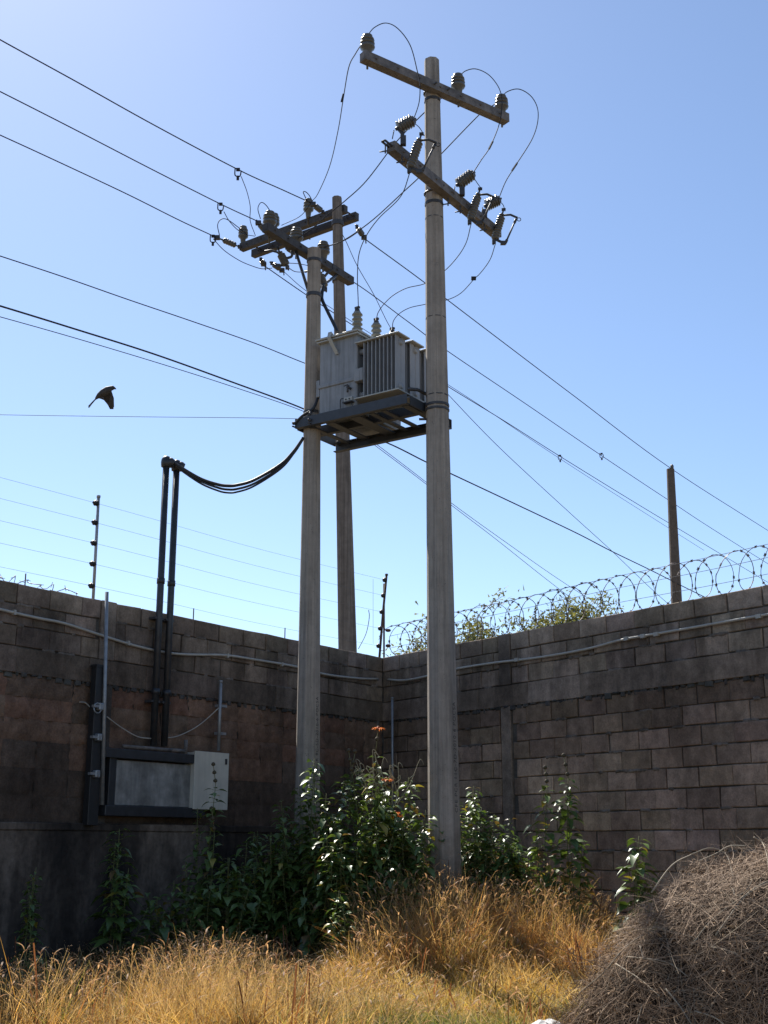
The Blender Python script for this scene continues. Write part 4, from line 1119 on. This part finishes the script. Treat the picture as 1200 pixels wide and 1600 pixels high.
def ribbons(base, direc, length, width, bend, levels=4, side=None, tipw=.08):
    """curved tapering strips: base (N,3), unit direction, bend vector (N,3) added quadratically"""
    n = len(base)
    if side is None:
        a = nr.uniform(0, 2*np.pi, n); side = np.stack([np.cos(a), np.sin(a), np.zeros(n)], 1)
    V_ = np.zeros((n, levels, 2, 3))
    for i in range(levels):
        k = i/(levels-1)
        c = base + direc*(length*k)[:, None] + bend*(k*k)
        wk = width*(1-(1-tipw)*k**1.5)*.5
        V_[:, i, 0] = c - side*wk[:, None]; V_[:, i, 1] = c + side*wk[:, None]
    V_ = V_.reshape(n, levels*2, 3)
    q = np.array([[2*i, 2*i+1, 2*i+3, 2*i+2] for i in range(levels-1)])
    Q = (np.arange(n)[:, None, None]*(levels*2) + q[None]).reshape(-1, 4)
    return V_.reshape(-1, 3), Q
def stack_(parts):
    Vs, Qs, Cs = [], [], []; o = 0
    for v, q, c in parts:
        Vs.append(v); Qs.append(q+o); Cs.append(c); o += len(v)
    return np.concatenate(Vs), np.concatenate(Qs), np.concatenate(Cs)
gzv = np.vectorize(gz)

# how tall the grass stands, and what mix it is
def wall_dist(x, y): return (x-C2.x)*nL.x + (y-C2.y)*nL.y, (x-C2.x)*nR.x + (y-C2.y)*nR.y
def vnoise(x, y, s, seed=0):
    return (np.sin(x*s+1.3*seed)*np.cos(y*s*1.1+seed*2.1) + np.sin((x+y)*s*.73+seed*4.2)*np.cos((x-y)*s*.61-seed) + 2)/4
def grass_height(x, y):
    h = .34 + .16*vnoise(x, y, 2.3, 1)
    left = 1/(1+np.exp((x+.35)*3.0)); mound = np.exp(-((x-.75)/1.25)**4)*(1/(1+np.exp(-(y-11.25)*6)))
    front = (1-left)*(1-mound)
    h = h*(left*.90 + mound*1.08 + front*.45)
    h = np.where(y < 7.8, h*.7, h)
    notch = np.exp(-((x+.62)/.36)**2)*(1/(1+np.exp(-(y-10.7)*5))); h = h*(1-.75*notch)
    h = h*(.72+.55*vnoise(x, y, 4.3, 21))
    a_, b_ = wall_dist(x, y); h = h*(.45+.55/(1+np.exp(-(a_-1.9)*6)))
    return h
def scatter(n, x0, x1, y0, y1):
    x = nr.uniform(x0, x1, n); y = nr.uniform(y0, y1, n)
    a, b = wall_dist(x, y); k = (a > .10) & (b > .10)
    return x[k], y[k]
def in_pile(x, y): return ((x-2.92)/1.80)**2+((y-7.7)/1.15)**2 < 1
def build_grass():
    P_ = []
    TX, TY, TN = [], [], []
    for (n, r, k_) in ((2500, (-3.2, 3.0, 8.3, 12.9), 26), (900, (-2.4, 2.2, 8.3, 10.6), 24), (900, (-5.5, 5.0, 5.0, 13.5), 16), (800, (-.7, 2.2, 11.1, 12.9), 26)):
        x, y = scatter(n, *r); TX.append(x); TY.append(y); TN.append((nr.uniform(.3, 1.9, len(x))*k_).astype(int))
    tx, ty, tn = np.concatenate(TX), np.concatenate(TY), np.concatenate(TN)
    k = ~in_pile(tx, ty); tx, ty, tn = tx[k], ty[k], tn[k]
    th_ = nr.uniform(.4, 1.35, len(tx)); tmix = nr.uniform(0, 1, len(tx)); tlean = nr.normal(0, .22, (len(tx), 2)); tval = nr.uniform(.55, 1.2, len(tx))
    ti = np.repeat(np.arange(len(tx)), tn); n = len(ti)
    a = nr.uniform(0, 2*np.pi, n); rr_ = np.abs(nr.normal(0, .045, n))
    x = tx[ti]+rr_*np.cos(a); y = ty[ti]+rr_*np.sin(a); z = gzv(x, y)-.02
    h = grass_height(x, y)*th_[ti]*nr.uniform(.4, 1.15, n)
    tilt = np.abs(nr.normal(.12, .30, n)) + rr_*2.5
    d = np.stack([np.cos(a)*np.sin(tilt)+tlean[ti, 0], np.sin(a)*np.sin(tilt)+tlean[ti, 1], np.cos(tilt)], 1); d /= np.linalg.norm(d, axis=1)[:, None]
    bd_ = np.stack([np.cos(a), np.sin(a), -.6*np.ones(n)], 1)*(h*nr.uniform(.05, .95, n))[:, None] + nr.normal(0, .10, (n, 3))*h[:, None]
    green = np.clip(1.5*np.exp(-((tx-.45)/.5)**2-((ty-8.85)/.55)**2) + .9*np.exp(-((tx-1.35)/.16)**2-((ty-9.6)/.25)**2) + .42*vnoise(tx, ty, 3.1, 8)-.16, 0, 1)
    wL, wR = wall_dist(tx, ty); shade_green = np.clip((2.35-wL)*2.2, 0, .97); green = np.maximum(green, shade_green)[ti]; shade_green = shade_green[ti]
    g = nr.uniform(0, 1, n); red = vnoise(x, y, 2.6, 12)
    gold = np.stack([.48+.19*g, .345+.17*g-.05*red, .085+.06*g], 1)
    straw = np.stack([.58+.15*g, .46+.15*g, .22+.12*g], 1)
    rust = np.stack([.25+.1*g, .115+.06*g, .04+.02*g], 1)
    gr = np.stack([.12+.13*g, .165+.11*g, .04+.03*g], 1)
    gr = gr*(1-.72*shade_green[:, None])  # greens darkened near the left wall: its shade is put into the blade colour
    pick = np.clip(.55*nr.uniform(0, 1, n)+.6*tmix[ti]-.08, 0, 1)
    c = np.where((pick < .50)[:, None], gold, np.where((pick < .80-.12*red)[:, None], straw, rust))
    zr = np.clip(vnoise(tx, ty, 1.3, 41)*1.5-.35 + .45*np.exp(-((tx-1.5)/.6)**2), 0, 1)[ti]; zy = np.clip(vnoise(tx, ty, 1.1, 47)*1.6-.5, 0, 1)[ti]
    c = c*(1.08+zr[:, None]*np.array([.02, -.15, -.20])); c = c*(1+zy[:, None]*np.array([-.06, .06, -.25]))
    pale = np.clip(vnoise(tx, ty, 1.7, 53)*1.6-.55, 0, 1)[ti]; c = c*(1-.5*pale[:, None]) + .5*pale[:, None]*np.array([.52, .42, .25])
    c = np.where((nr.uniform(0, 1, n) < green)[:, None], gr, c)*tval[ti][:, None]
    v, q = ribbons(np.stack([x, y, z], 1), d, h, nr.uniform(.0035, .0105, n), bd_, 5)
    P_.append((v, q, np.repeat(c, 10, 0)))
    # rusty dock stalks and flattened straw litter
    m = 900; x, y = scatter(m, -3, 2.6, 8.4, 12.8); k = (vnoise(x, y, 3.7, 61) > .62) & ~in_pile(x, y); x, y = x[k], y[k]; m = len(x)
    a = nr.uniform(0, 6.28, m); hh_ = np.maximum(grass_height(x, y), .2)*nr.uniform(.8, 1.35, m); g = nr.uniform(0, 1, m)
    v, q = ribbons(np.stack([x, y, gzv(x, y)], 1), np.stack([.12*np.cos(a), .12*np.sin(a), np.ones(m)], 1), hh_, nr.uniform(.006, .016, m), nr.normal(0, .05, (m, 3)), 5, tipw=.7)
    P_.append((v, q, np.repeat(np.stack([.15+.12*g, .07+.05*g, .035+.02*g], 1), 10, 0)))
    m = 14000; x, y = scatter(m, -3.2, 3, 8.2, 12.9); m = len(x); a = nr.uniform(0, 6.28, m); g = nr.uniform(0, 1, m)
    v, q = ribbons(np.stack([x, y, gzv(x, y)+nr.uniform(.0, .12, m)*grass_height(x, y)*3], 1), np.stack([np.cos(a), np.sin(a), nr.normal(.1, .25, m)], 1), nr.uniform(.08, .30, m), nr.uniform(.004, .011, m), nr.normal(0, .04, (m, 3)), 4)
    P_.append((v, q, np.repeat(np.stack([.50+.18*g, .39+.16*g, .19+.11*g], 1)*nr.uniform(.5, 1.1, m)[:, None], 8, 0)))
    # seed heads: foxtail spikes and loose panicles
    m = 17000
    x, y = scatter(m, -3.3, 3.1, 8.3, 12.95); k = ~in_pile(x, y) & (nr.uniform(0, 1, m if len(x) == m else len(x)) < np.clip((wall_dist(x, y)[0]-1.2)*1.1, .03, 1)); x, y = x[k], y[k]
    m = len(x); h = grass_height(x, y); k = nr.uniform(0, 1, m) < np.clip((h-.16)*3.2, .05, 1); x, y, h = x[k], y[k], h[k]; m = len(x)
    z = gzv(x, y); hs = h*nr.uniform(.85, 1.38, m); a = nr.uniform(0, 2*np.pi, m); tl = np.abs(nr.normal(0, .2, m))
    d = np.stack([np.cos(a)*np.sin(tl), np.sin(a)*np.sin(tl), np.cos(tl)], 1)
    bd_ = np.stack([np.cos(a), np.sin(a), -.3*np.ones(m)], 1)*(hs*nr.uniform(.05, .35, m))[:, None]
    base = np.stack([x, y, z], 1); g = nr.uniform(0, 1, m)
    sc_ = np.stack([.40+.12*g, .30+.1*g, .14+.06*g], 1)
    v, q = ribbons(base, d, hs, np.full(m, .003), bd_, 4, tipw=.8); P_.append((v, q, np.repeat(sc_, 8, 0)))
    tip = base + d*hs[:, None] + bd_; td = d*hs[:, None] + 2*bd_; td /= np.linalg.norm(td, axis=1)[:, None]
    fox = nr.uniform(0, 1, m) < np.where(x > -.4, .45, .2)
    hc = np.stack([.34+.24*g, .22+.20*g, .15+.12*g], 1)
    # foxtails: two crossed lens ribbons
    tb, tdd, hcc = tip[fox], td[fox], hc[fox]; mf = len(tb)
    for rep in range(2):
        L_ = nr.uniform(.045, .095, mf); bb = np.stack([np.cos(a[fox]), np.sin(a[fox]), -.8*np.ones(mf)], 1)*(L_*.5)[:, None]
        lev = 5; an = a[fox]+rep*np.pi/2; sd_ = np.stack([np.cos(an), np.sin(an), np.zeros(mf)], 1)
        V_ = np.zeros((mf, lev, 2, 3))
        for i, wv in enumerate((.25, .9, 1, .75, .15)):
            kk = i/(lev-1); c_ = tb + tdd*(L_*kk)[:, None] + bb*kk*kk
            V_[:, i, 0] = c_-sd_*.0055*wv; V_[:, i, 1] = c_+sd_*.0055*wv
        qq = np.array([[2*i, 2*i+1, 2*i+3, 2*i+2] for i in range(lev-1)])
        P_.append((V_.reshape(-1, 3), (np.arange(mf)[:, None, None]*lev*2+qq[None]).reshape(-1, 4), np.repeat(hcc, lev*2, 0)))
    # panicles: spikelets spread around the upper stalk
    pt = tip[~fox]; pd = td[~fox]; hc2 = hc[~fox]*np.array([1.15, 1.1, 1.05]); mp = len(pt)
    reps = 9
    B = np.repeat(pt, reps, 0); D_ = np.repeat(pd, reps, 0); n2 = len(B)
    off = nr.uniform(-.11, .02, n2); rd = nr.normal(0, 1, (n2, 3)); rd /= np.linalg.norm(rd, axis=1)[:, None]; rd[:, 2] = np.abs(rd[:, 2])*.6
    b0 = B + D_*off[:, None] + rd*(nr.uniform(.004, .028, n2)*(1-off*4))[:, None]
    v, q = ribbons(b0, rd, nr.uniform(.008, .018, n2), np.full(n2, .0048), np.zeros((n2, 3)), 3, tipw=.3)
    P_.append((v, q, np.repeat(np.repeat(hc2, reps, 0), 6, 0)))
    v, q, c = stack_(P_)
    np_obj('grass', np_mesh('grass', v, q, c, M['grass']), 'dry golden grass with seed heads covering the lot', None, None, 'stuff')
build_grass()

# ------------------------------------------------------------------ brush pile
def build_pile():
    cx, cy = 2.92, 7.7; rx, ry, hh = 2.03, 1.3, 1.43; gb = CZ-1.34
    root = thing('brush_pile', 'big heap of dry brown brushwood at the lower right', 'brush pile', (cx, cy, gb))
    def hit(px, py, lift=.03):
        r = ray(px, py); r = r/r.y; y = 5.5
        while y < 9.5:
            p = CAM+r*y
            if ((p.x-cx)/rx)**2+((p.y-cy)/ry)**2 < 1 and p.z < float(surf(p.x, p.y))+lift: return p
            y += .02
        return CAM+r*7.7
    def surf(x, y):
        r2 = ((x-cx)/rx)**2+((y-cy)/ry)**2
        lump = 1+.16*(vnoise(x, y, 3.4, 31)-.5)+.12*(vnoise(x, y, 8, 33)-.5)
        return gb + hh*np.clip(1-r2**.95, 0, 1)**.72*lump
    # matted core
    mb = MB(); nu, nv = 40, 12
    vs = []
    for j in range(nv+1):
        for i in range(nu):
            a = 2*math.pi*i/nu; k = j/nv*.5*math.pi
            rr = .90*(1+.05*math.sin(5*a+j)+.04*math.sin(9*a-j*2))
            kr = math.cos(k)*.97; xx, yy = cx+rx*rr*math.cos(a)*kr, cy+ry*rr*math.sin(a)*kr; vs.append((xx, yy, float(surf(xx, yy))-.10))
    fs = [(j*nu+i, j*nu+(i+1) % nu, (j+1)*nu+(i+1) % nu, (j+1)*nu+i) for j in range(nv) for i in range(nu)]
    mb.add(vs, fs, 0, True)
    core = simple('matted_twigs', (.030, .021, .015), 1, 0, .5, 25, 1.0, .05, spec=.05)
    part('matted_core', mb, core, root)
    n = 62000
    u = nr.uniform(0, 2*np.pi, n); r = np.sqrt(nr.uniform(0, 1.08, n)); x = cx+rx*r*np.cos(u); y = cy+ry*r*np.sin(u)
    z = surf(x, y) - nr.uniform(-.09, .10, n) + .05*(vnoise(x, y, 6, 2)-.5)
    z = np.maximum(z, gb+.02)
    r2_ = ((x-cx)/rx)**2+((y-cy)/ry)**2; nrm = np.stack([(x-cx)/rx**2*(.3+1.5*r2_), (y-cy)/ry**2*(.3+1.5*r2_), np.maximum(.1, (z-gb))/hh**2*.6], 1); nrm /= np.linalg.norm(nrm, axis=1)[:, None]
    rd = nr.normal(0, 1, (n, 3)); rd[:, 0] *= 1.5; rd[:, 2] += .25
    tn = rd - nrm*np.sum(rd*nrm, 1)[:, None]*nr.uniform(.3, .95, n)[:, None]; tn /= np.linalg.norm(tn, axis=1)[:, None]
    L = nr.uniform(.03, .15, n)*np.where(nr.uniform(0, 1, n) < .12, 2.6, 1); bend = (nr.normal(0, .5, (n, 3)) - nrm*nr.uniform(0, .3, n)[:, None])*L[:, None]
    g = nr.uniform(0, 1, n)**1.6; c = np.stack([.12+.27*g, .075+.19*g, .046+.12*g], 1)
    v, q = ribbons(np.stack([x, y, z], 1)-tn*(L*.5)[:, None], tn, L, np.exp(nr.normal(-6.1, .38, n)), bend, 5, side=np.cross(tn, nrm), tipw=.5)
    n2 = 1100
    parts_ = [(v, q, np.repeat(c, 10, 0))]
    # long pale stalks arching over the heap
    u = nr.uniform(0, 2*np.pi, n2); r = np.sqrt(nr.uniform(0, 1, n2)); x = cx+rx*r*np.cos(u); y = cy+ry*r*np.sin(u); z = surf(x, y)-.03
    r2_ = ((x-cx)/rx)**2+((y-cy)/ry)**2; nrm = np.stack([(x-cx)/rx**2*(.3+1.5*r2_), (y-cy)/ry**2*(.3+1.5*r2_), np.maximum(.1, (z-gb))/hh**2*.6], 1); nrm /= np.linalg.norm(nrm, axis=1)[:, None]
    rd = nr.normal(0, 1, (n2, 3)); rd[:, 0] -= .6; rd[:, 2] -= .25
    tn = rd-nrm*np.sum(rd*nrm, 1)[:, None]*.9+nrm*nr.uniform(0, .45, n2)[:, None]; tn /= np.linalg.norm(tn, axis=1)[:, None]
    L = nr.uniform(.2, .7, n2); bend = (nr.normal(0, .15, (n2, 3))-nrm*nr.uniform(.15, .5, n2)[:, None])*L[:, None]
    g = nr.uniform(0, 1, n2); c = np.stack([.20+.22*g, .15+.19*g, .10+.14*g], 1)
    v, q = ribbons(np.stack([x, y, z], 1)-tn*(L*.3)[:, None], tn, L, np.exp(nr.normal(-5.8, .35, n2)), bend, 8, side=np.cross(tn, nrm), tipw=.4)
    parts_.append((v, q, np.repeat(c, 16, 0)))
    # leaf scraps and seed husks caught in the heap
    n3 = 6000; u = nr.uniform(0, 2*np.pi, n3); r = np.sqrt(nr.uniform(0, 1.05, n3)); x = cx+rx*r*np.cos(u); y = cy+ry*r*np.sin(u); z = np.maximum(surf(x, y)+nr.uniform(-.06, .05, n3), gb+.02)
    d_ = nr.normal(0, 1, (n3, 3)); d_ /= np.linalg.norm(d_, axis=1)[:, None]; sd_ = np.cross(d_, nr.normal(0, 1, (n3, 3))); sd_ /= np.linalg.norm(sd_, axis=1)[:, None]
    g = nr.uniform(0, 1, n3); c = np.stack([.16+.22*g, .095+.16*g, .05+.10*g], 1)
    v, q = ribbons(np.stack([x, y, z], 1), d_, nr.uniform(.012, .034, n3), nr.uniform(.006, .014, n3), nr.normal(0, .006, (n3, 3)), 3, side=sd_, tipw=.3)
    parts_.append((v, q, np.repeat(c, 6, 0)))
    v, q, c = stack_(parts_); v = v-np.array([cx, cy, gb])
    np_obj('twigs', np_mesh('twigs', v, q, c, M['twig']), parent=root, kind=None)
    # branching sticks
    mb = MB()
    sticks = [[(905, 1552, 8.1), (945, 1518, 8.1), (975, 1482, 8.15), (1005, 1460, 8.2)], [(980, 1495, 8.1), (1040, 1503, 8.0), (1075, 1526, 7.95)],
              [(962, 1506, 8.1), (1000, 1530, 8.0), (1030, 1556, 7.9)], [(1118, 1462, 8.3), (1160, 1405, 8.4), (1185, 1384, 8.5), (1215, 1370, 8.6)],
              [(1080, 1478, 8.2), (1110, 1440, 8.3), (1150, 1408, 8.4), (1200, 1378, 8.5)], [(1178, 1308, 9.0), (1192, 1318, 9.0), (1199, 1340, 9.0), (1200, 1362, 8.9)],
              [(1080, 1335, 9.0), (1110, 1325, 9.0), (1135, 1336, 8.9), (1146, 1372, 8.8)], [(1165, 1322, 9.0), (1140, 1322, 9.0), (1118, 1334, 9.0), (1092, 1345, 8.9)],
              [(1018, 1395, 8.7), (1050, 1352, 8.8), (1085, 1333, 8.9)], [(1040, 1545, 7.9), (1062, 1572, 7.85), (1080, 1600, 7.8)], [(1145, 1388, 8.6), (1150, 1400, 8.5), (1165, 1392, 8.5), (1175, 1376, 8.6)],
              [(995, 1600, 7.8), (1003, 1572, 7.85)], [(1085, 1580, 7.8), (1120, 1592, 7.75), (1150, 1622, 7.7)], [(1000, 1478, 8.2), (1006, 1500, 8.1)]]
    for s_ in sticks:
        g = rng.uniform(.75, 1.15); mb.tube(cr([hit(q[0], q[1]) for q in s_], 5), rng.uniform(.0035, .0065), 5, 0, True, True, (.36*g, .30*g, .22*g, 1), .5)
    part('stick', mb, M['twig'], root)
build_pile()

# ------------------------------------------------------------------ leafy plants
def leaf(mb, p, d, up, L, W, col, droop=.3):
    d = Vector(d).normalized(); up = Vector(up); s = d.cross(up)
    if s.length < 1e-4: s = d.orthogonal()
    s.normalize(); up = s.cross(d).normalized()
    pts = []
    for k, wv in ((.0, .06), (.22, .75), (.45, 1.0), (.72, .62), (1.0, .03)):
        c = Vector(p) + d*L*k - Vector((0, 0, 1))*droop*L*k*k
        f = up*W*.16*wv
        pts.append((c - s*W*wv*.5 + f, c, c + s*W*wv*.5 + f))
    vs = [q for t in pts for q in t]
    fs = []
    for i in range(4):
        o = i*3; fs += [(o, o+1, o+4, o+3), (o+1, o+2, o+5, o+4)]
    mb.add(vs, fs, 0, True, col)
def plant(label, x, y, stems, h, spread, leafL=.10, flowers=(), group='leafy flowering plants', dry=0, seed=0, bare=.25, node=.048, dens=2):
    R = random.Random(seed); zb = gz(x, y)
    root = thing('leafy_plant', label, 'plant', (x, y, zb), group)
    st = MB(); fo = MB(); fl = MB(); nfl = 0; drym = MB()
    for i in range(stems):
        a = R.uniform(0, 6.283); rr = spread*math.sqrt(R.random()); hh = h*R.uniform(.45, 1.0)*(1-.2*(rr/max(spread, .01))**2)
        if i == 0: hh, rr = h, 0.0
        b = Vector((x+rr*.55*math.cos(a), y+rr*.55*math.sin(a), zb-.04)); t = Vector((x+rr*math.cos(a)+R.uniform(-.05, .05), y+rr*math.sin(a)+R.uniform(-.05, .05), zb+hh))
        m_ = b.lerp(t, .5)+Vector((R.uniform(-.06, .06), R.uniform(-.06, .06), 0))
        path = cr([b, m_, t], 6); st.tube(path, .006, 5, 0, True, True, (.12, .13, .05, 1), .5)
        z = bare*hh if i else .18*hh; k = 0
        while z < hh*.985:
            f = z/hh; idx = f*(len(path)-1); ii = int(idx); p = path[ii].lerp(path[min(ii+1, len(path)-1)], idx-ii)
            an = k*1.571+a+R.uniform(-.4, .4); sz = 1.35*leafL*(1.15-.62*f)*R.uniform(.4, 1.3)
            for q in range(dens):
                aa = an + math.pi*2/dens*q + R.uniform(-.3, .3); el = R.uniform(-.25, .45)
                dv = Vector((math.cos(aa)*math.cos(el), math.sin(aa)*math.cos(el), math.sin(el)))
                pp = p+dv*sz*.35; st.tube([p, pp], .002, 3, 0, False, True, (.10, .12, .04, 1))
                g = R.random(); c = (.06+.07*g, .105+.085*g, .026+.024*g, 1)
                qq_ = R.random()
                if qq_ < .05: c = (.30, .24, .04, 1)
                elif qq_ < .09: c = (.16, .10, .04, 1)
                leaf(fo, pp, dv, (R.uniform(-.35, .35), R.uniform(-.35, .35), 1), sz, sz*R.uniform(.5, .7), c, R.uniform(.1, .8))
            z += node*R.uniform(.75, 1.25)*(1-.35*f); k += 1
        if i < len(flowers):
            kind = flowers[i]; top = path[-1]
            ext = Vector((R.uniform(-.05, .05), R.uniform(-.04, .04), R.uniform(.16, .26)))
            st.tube([top, top+ext], .004, 5, 0, True, True, (.16, .15, .07, 1))
            for kk in range(2 if kind == 'o' else 3):
                c = top+ext*(1-.42*kk)
                (drym if kind == 'd' or kk else fl).lathe(c-Vector((0,0,.018)), (0,0,1), [(0, .006), (.008, .020), (.02, .022), (.034, .014), (.04, .004)], 8, 0, True, (.075, .06, .035, 1) if kind == 'd' or kk else (.25, .08, .02, 1))
                if kind == 'o' and kk == 0:
                    for q in range(18):
                        aa = q/18*6.283; dv = Vector((math.cos(aa), math.sin(aa), R.uniform(-.1, .25)))
                        leaf(fl, c+dv*.015, dv, (0, 0, 1), .062, .018, (.68, .13+.07*R.random(), .015, 1), .35)
    # dry flower stalks with curled tips
    for i in range(dry):
        a = R.uniform(-.7, 1.1); b = Vector((x+R.uniform(-.16, .25), y+R.uniform(-.1, .1), zb+h*.72)); L = R.uniform(.28, .52)
        t = b+Vector((math.sin(a)*L*.8, R.uniform(-.1, .1), math.cos(a)*L))
        q = [b, b.lerp(t, .5)+Vector((.02, 0, -.01)), t, t+Vector((.03, 0, .005)), t+Vector((.045, 0, -.03))]
        drym.tube(cr(q, 4), .0034, 5, 0, True, True, (.36, .31, .20, 1), .7)
        for kk in range(3):
            c = b.lerp(t, R.uniform(.4, .95)); drym.tube(cr([c, c+Vector((R.uniform(-.06, .06), 0, .03)), c+Vector((R.uniform(-.08, .08), 0, -.015))], 3), .0028, 4, 0, True, True, (.36, .33, .20, 1))
    part('stem', st, M['twig'], root); part('foliage', fo, M['leaf'], root)
    if fl.v: part('flower', fl, M['flower'], root)
    if drym.v: part('dry_stalk', drym, M['twig'], root)
    return root
def atg(px, Y): r = ray(px, 1380); return (r.x/r.y*Y, Y)
def hgt(py, px, Y):
    x, y = atg(px, Y); return atY(px, py, Y).z - gz(x, y)
for px_, Y_, top_, n_s, spr, lf, lab_, fl_, dr_ in (
    (488, 12.85, 1185, 16, .42, .125, 'bushy plant with bright leaves in front of the short pole foot', (), 0),
    (592, 12.6, 1178, 26, .46, .12, 'tallest bushy plant with orange flower whorls and curled dry stalks between the two poles', ('o', 'o', 'o', 'd', 'o'), 14),
    (545, 12.45, 1215, 26, .46, .115, 'dark leafy plant filling the gap between the two poles', ('d',), 0),
    (643, 12.5, 1222, 18, .32, .12, 'dense leafy plant touching the base of the tallest pole', (), 0),
    (520, 12.1, 1325, 11, .26, .10, 'leafy plant with yellowing leaves low in front of the dark bush', (), 0),
    (610, 12.1, 1335, 14, .32, .10, 'low leafy plant at the foot of the orange flowering bush', (), 0),
    (527, 11.6, 1392, 6, .15, .075, 'lowest leafy plant at the grass edge between the poles', (), 0),
    (448, 13.2, 1262, 22, .50, .12, 'shaded leafy plant beside the short pole', (), 0),
    (735, 12.95, 1228, 24, .27, .105, 'leafy plant half hidden by the tallest pole, before the block column', (), 0),
    (768, 12.8, 1272, 22, .28, .105, 'middle plant of the low green clump before the block column', (), 0),
    (800, 12.75, 1278, 15, .20, .11, 'low plant with pale leaves at the outer end of the green clump', (), 0),
    (855, 12.7, 1225, 3, .07, .13, 'upright plant with dry seed balls, left one of two before the right wall', ('d',), 0),
    (899, 12.5, 1215, 3, .08, .13, 'upright plant with yellow green top leaves, right one of two before the right wall', ('d',), 0),
    (1003, 11.6, 1306, 5, .11, .13, 'single dark plant with broad hanging leaves between the grass and the brush pile', (), 0)):
    x, y = atg(px_, Y_); plant(lab_, x, y, n_s, hgt(top_, px_, Y_), spr, lf, fl_, dry=dr_, seed=px_, bare=.12)
g_ = 'shaded weeds below the left wall'
x, y = atg(190, 11.9); plant('shaded weed with large drooping leaves under the dark cabinet', x, y, 5, hgt(1295, 190, 11.9), .20, .13, seed=12, group=g_)
x, y = atg(327, 12.9); plant('tall shaded weed with dark seed balls in front of the beige electrical box', x, y, 6, hgt(1225, 327, 12.9), .16, .10, ('d', 'd'), seed=13, group=g_)
x, y = atg(48, 11.0); plant('small shaded weed near the left edge before the plaster skirting', x, y, 4, hgt(1355, 48, 11.0), .14, .08, seed=14, group=g_)
x, y = atg(400, 13.1); plant('shaded weed in the dark between the beige box and the short pole', x, y, 12, hgt(1300, 400, 13.1), .42, .12, seed=15, group=g_)
x, y = atg(440, 13.0); plant('broad shaded weed at the edge of the sunny bush, in front of the short pole', x, y, 20, hgt(1325, 440, 13.0), .50, .12, seed=17, group=g_)
x, y = atg(360, 12.4); plant('low broad shaded weed below the beige electrical box', x, y, 18, hgt(1340, 360, 12.4), .50, .12, seed=18, group=g_)
x, y = atg(290, 12.4); plant('low shaded weed below the gap between cabinet and box', x, y, 10, hgt(1345, 290, 12.4), .38, .12, seed=16, group=g_)

# ------------------------------------------------------------------ tree behind the right wall
def tree(label, px, Y, ptop, rx, rz, seed, n=5200):
    R = np.random.default_rng(seed); rr = random.Random(seed)
    c = atY(px, (ptop+990)/2, Y); zb = gz(c.x, c.y); top = atY(px, ptop, Y).z
    root = thing('tree', label, 'tree', (c.x, c.y, zb), 'small trees behind the right wall')
    st = MB(); ends = []
    H_ = top-zb; tz = H_*.62
    st.tube(cr([Vector((c.x, c.y, zb-.1)), Vector((c.x+.06, c.y, zb+tz*.5)), Vector((c.x, c.y, zb+tz))], 5), .075, 7, 0, True, True, None, .6)
    for i in range(18):
        a = rr.uniform(0, 6.283); f = rr.uniform(.2, 1)
        e = Vector((c.x+rx*f*math.cos(a), c.y+rx*f*math.sin(a), zb+tz+(H_-tz)*rr.uniform(.35, .95)*(1.1-.45*f*f)))
        b = Vector((c.x, c.y, zb+tz*rr.uniform(.7, 1.0))); m_ = b.lerp(e, .55)+Vector((0, 0, .12))
        p = cr([b, m_, e], 6); st.tube(p, .024, 5, 0, True, True, None, .25)
        for q in p[4:]: ends.append(q)
        for k in range(6):
            q = p[rr.randrange(4, len(p))]; e2 = q+Vector((rr.uniform(-.4, .4), rr.uniform(-.4, .4), rr.uniform(-.1, .40))); st.tube([q, q.lerp(e2, .5)+Vector((0,0,.05)), e2], .007, 4, 0, True, True, None, .4)
            ends += [e2, q.lerp(e2, .6), e2, q.lerp(e2, .35)]
    part('trunk', st, M['bark'], root)
    E_ = np.array([tuple(e) for e in ends]); idx = R.integers(0, len(E_), n)
    b = E_[idx] + R.normal(0, .10, (n, 3)); d = R.normal(0, 1, (n, 3)); d /= np.linalg.norm(d, axis=1)[:, None]
    g = R.uniform(0, 1, n); col = np.stack([.095+.09*g, .115+.09*g, .04+.035*g], 1)
    sd_ = np.cross(d, R.normal(0, 1, (n, 3))); sd_ /= np.linalg.norm(sd_, axis=1)[:, None]
    v, q = ribbons(b, d, R.uniform(.05, .10, n), R.uniform(.02, .036, n), R.normal(0, .01, (n, 3)), 4, side=sd_, tipw=.1)
    v = v-np.array([c.x, c.y, zb])
    np_obj('crown', np_mesh('crown', v, q, np.repeat(col, 8, 0), M['grass']), parent=root)
tree('bushy light green tree showing through the razor wire behind the right wall', 878, 20.0, 930, .80, .8, 3, 13000)
tree('thin low tree behind the right wall close to the nearest pole', 742, 20.5, 962, .75, .6, 5, 9000)
tree('lowest sparse shrubby tree behind the wall corner', 655, 20.0, 978, .35, .4, 8, 3500)

# ------------------------------------------------------------------ pale stone in the foreground
mb = MB(); c = atY(852, 1606, 8.3); vs = []; n_ = 12
prof = [(0, 1.0), (.35, 1.02), (.75, .8), (1.0, .35)]
for i, (hz, r) in enumerate(prof):
    for k in range(n_):
        a = 2*math.pi*k/n_; j = 1+.14*math.sin(3*a+1)+.08*math.sin(5*a+i)
        vs.append((c.x+.14*r*j*math.cos(a), c.y+.10*r*j*math.sin(a), c.z-.06+.10*hz+.012*math.sin(2*a)))
fs = [(i*n_+k, i*n_+(k+1) % n_, (i+1)*n_+(k+1) % n_, (i+1)*n_+k) for i in range(3) for k in range(n_)]
fs += [tuple(3*n_+k for k in range(n_)), tuple(range(n_))[::-1]]
mb.add(vs, fs, 0, False)
solo('stone', mb, M['stone'], 'pale flat stone lying in the grass at the bottom edge', 'stone')
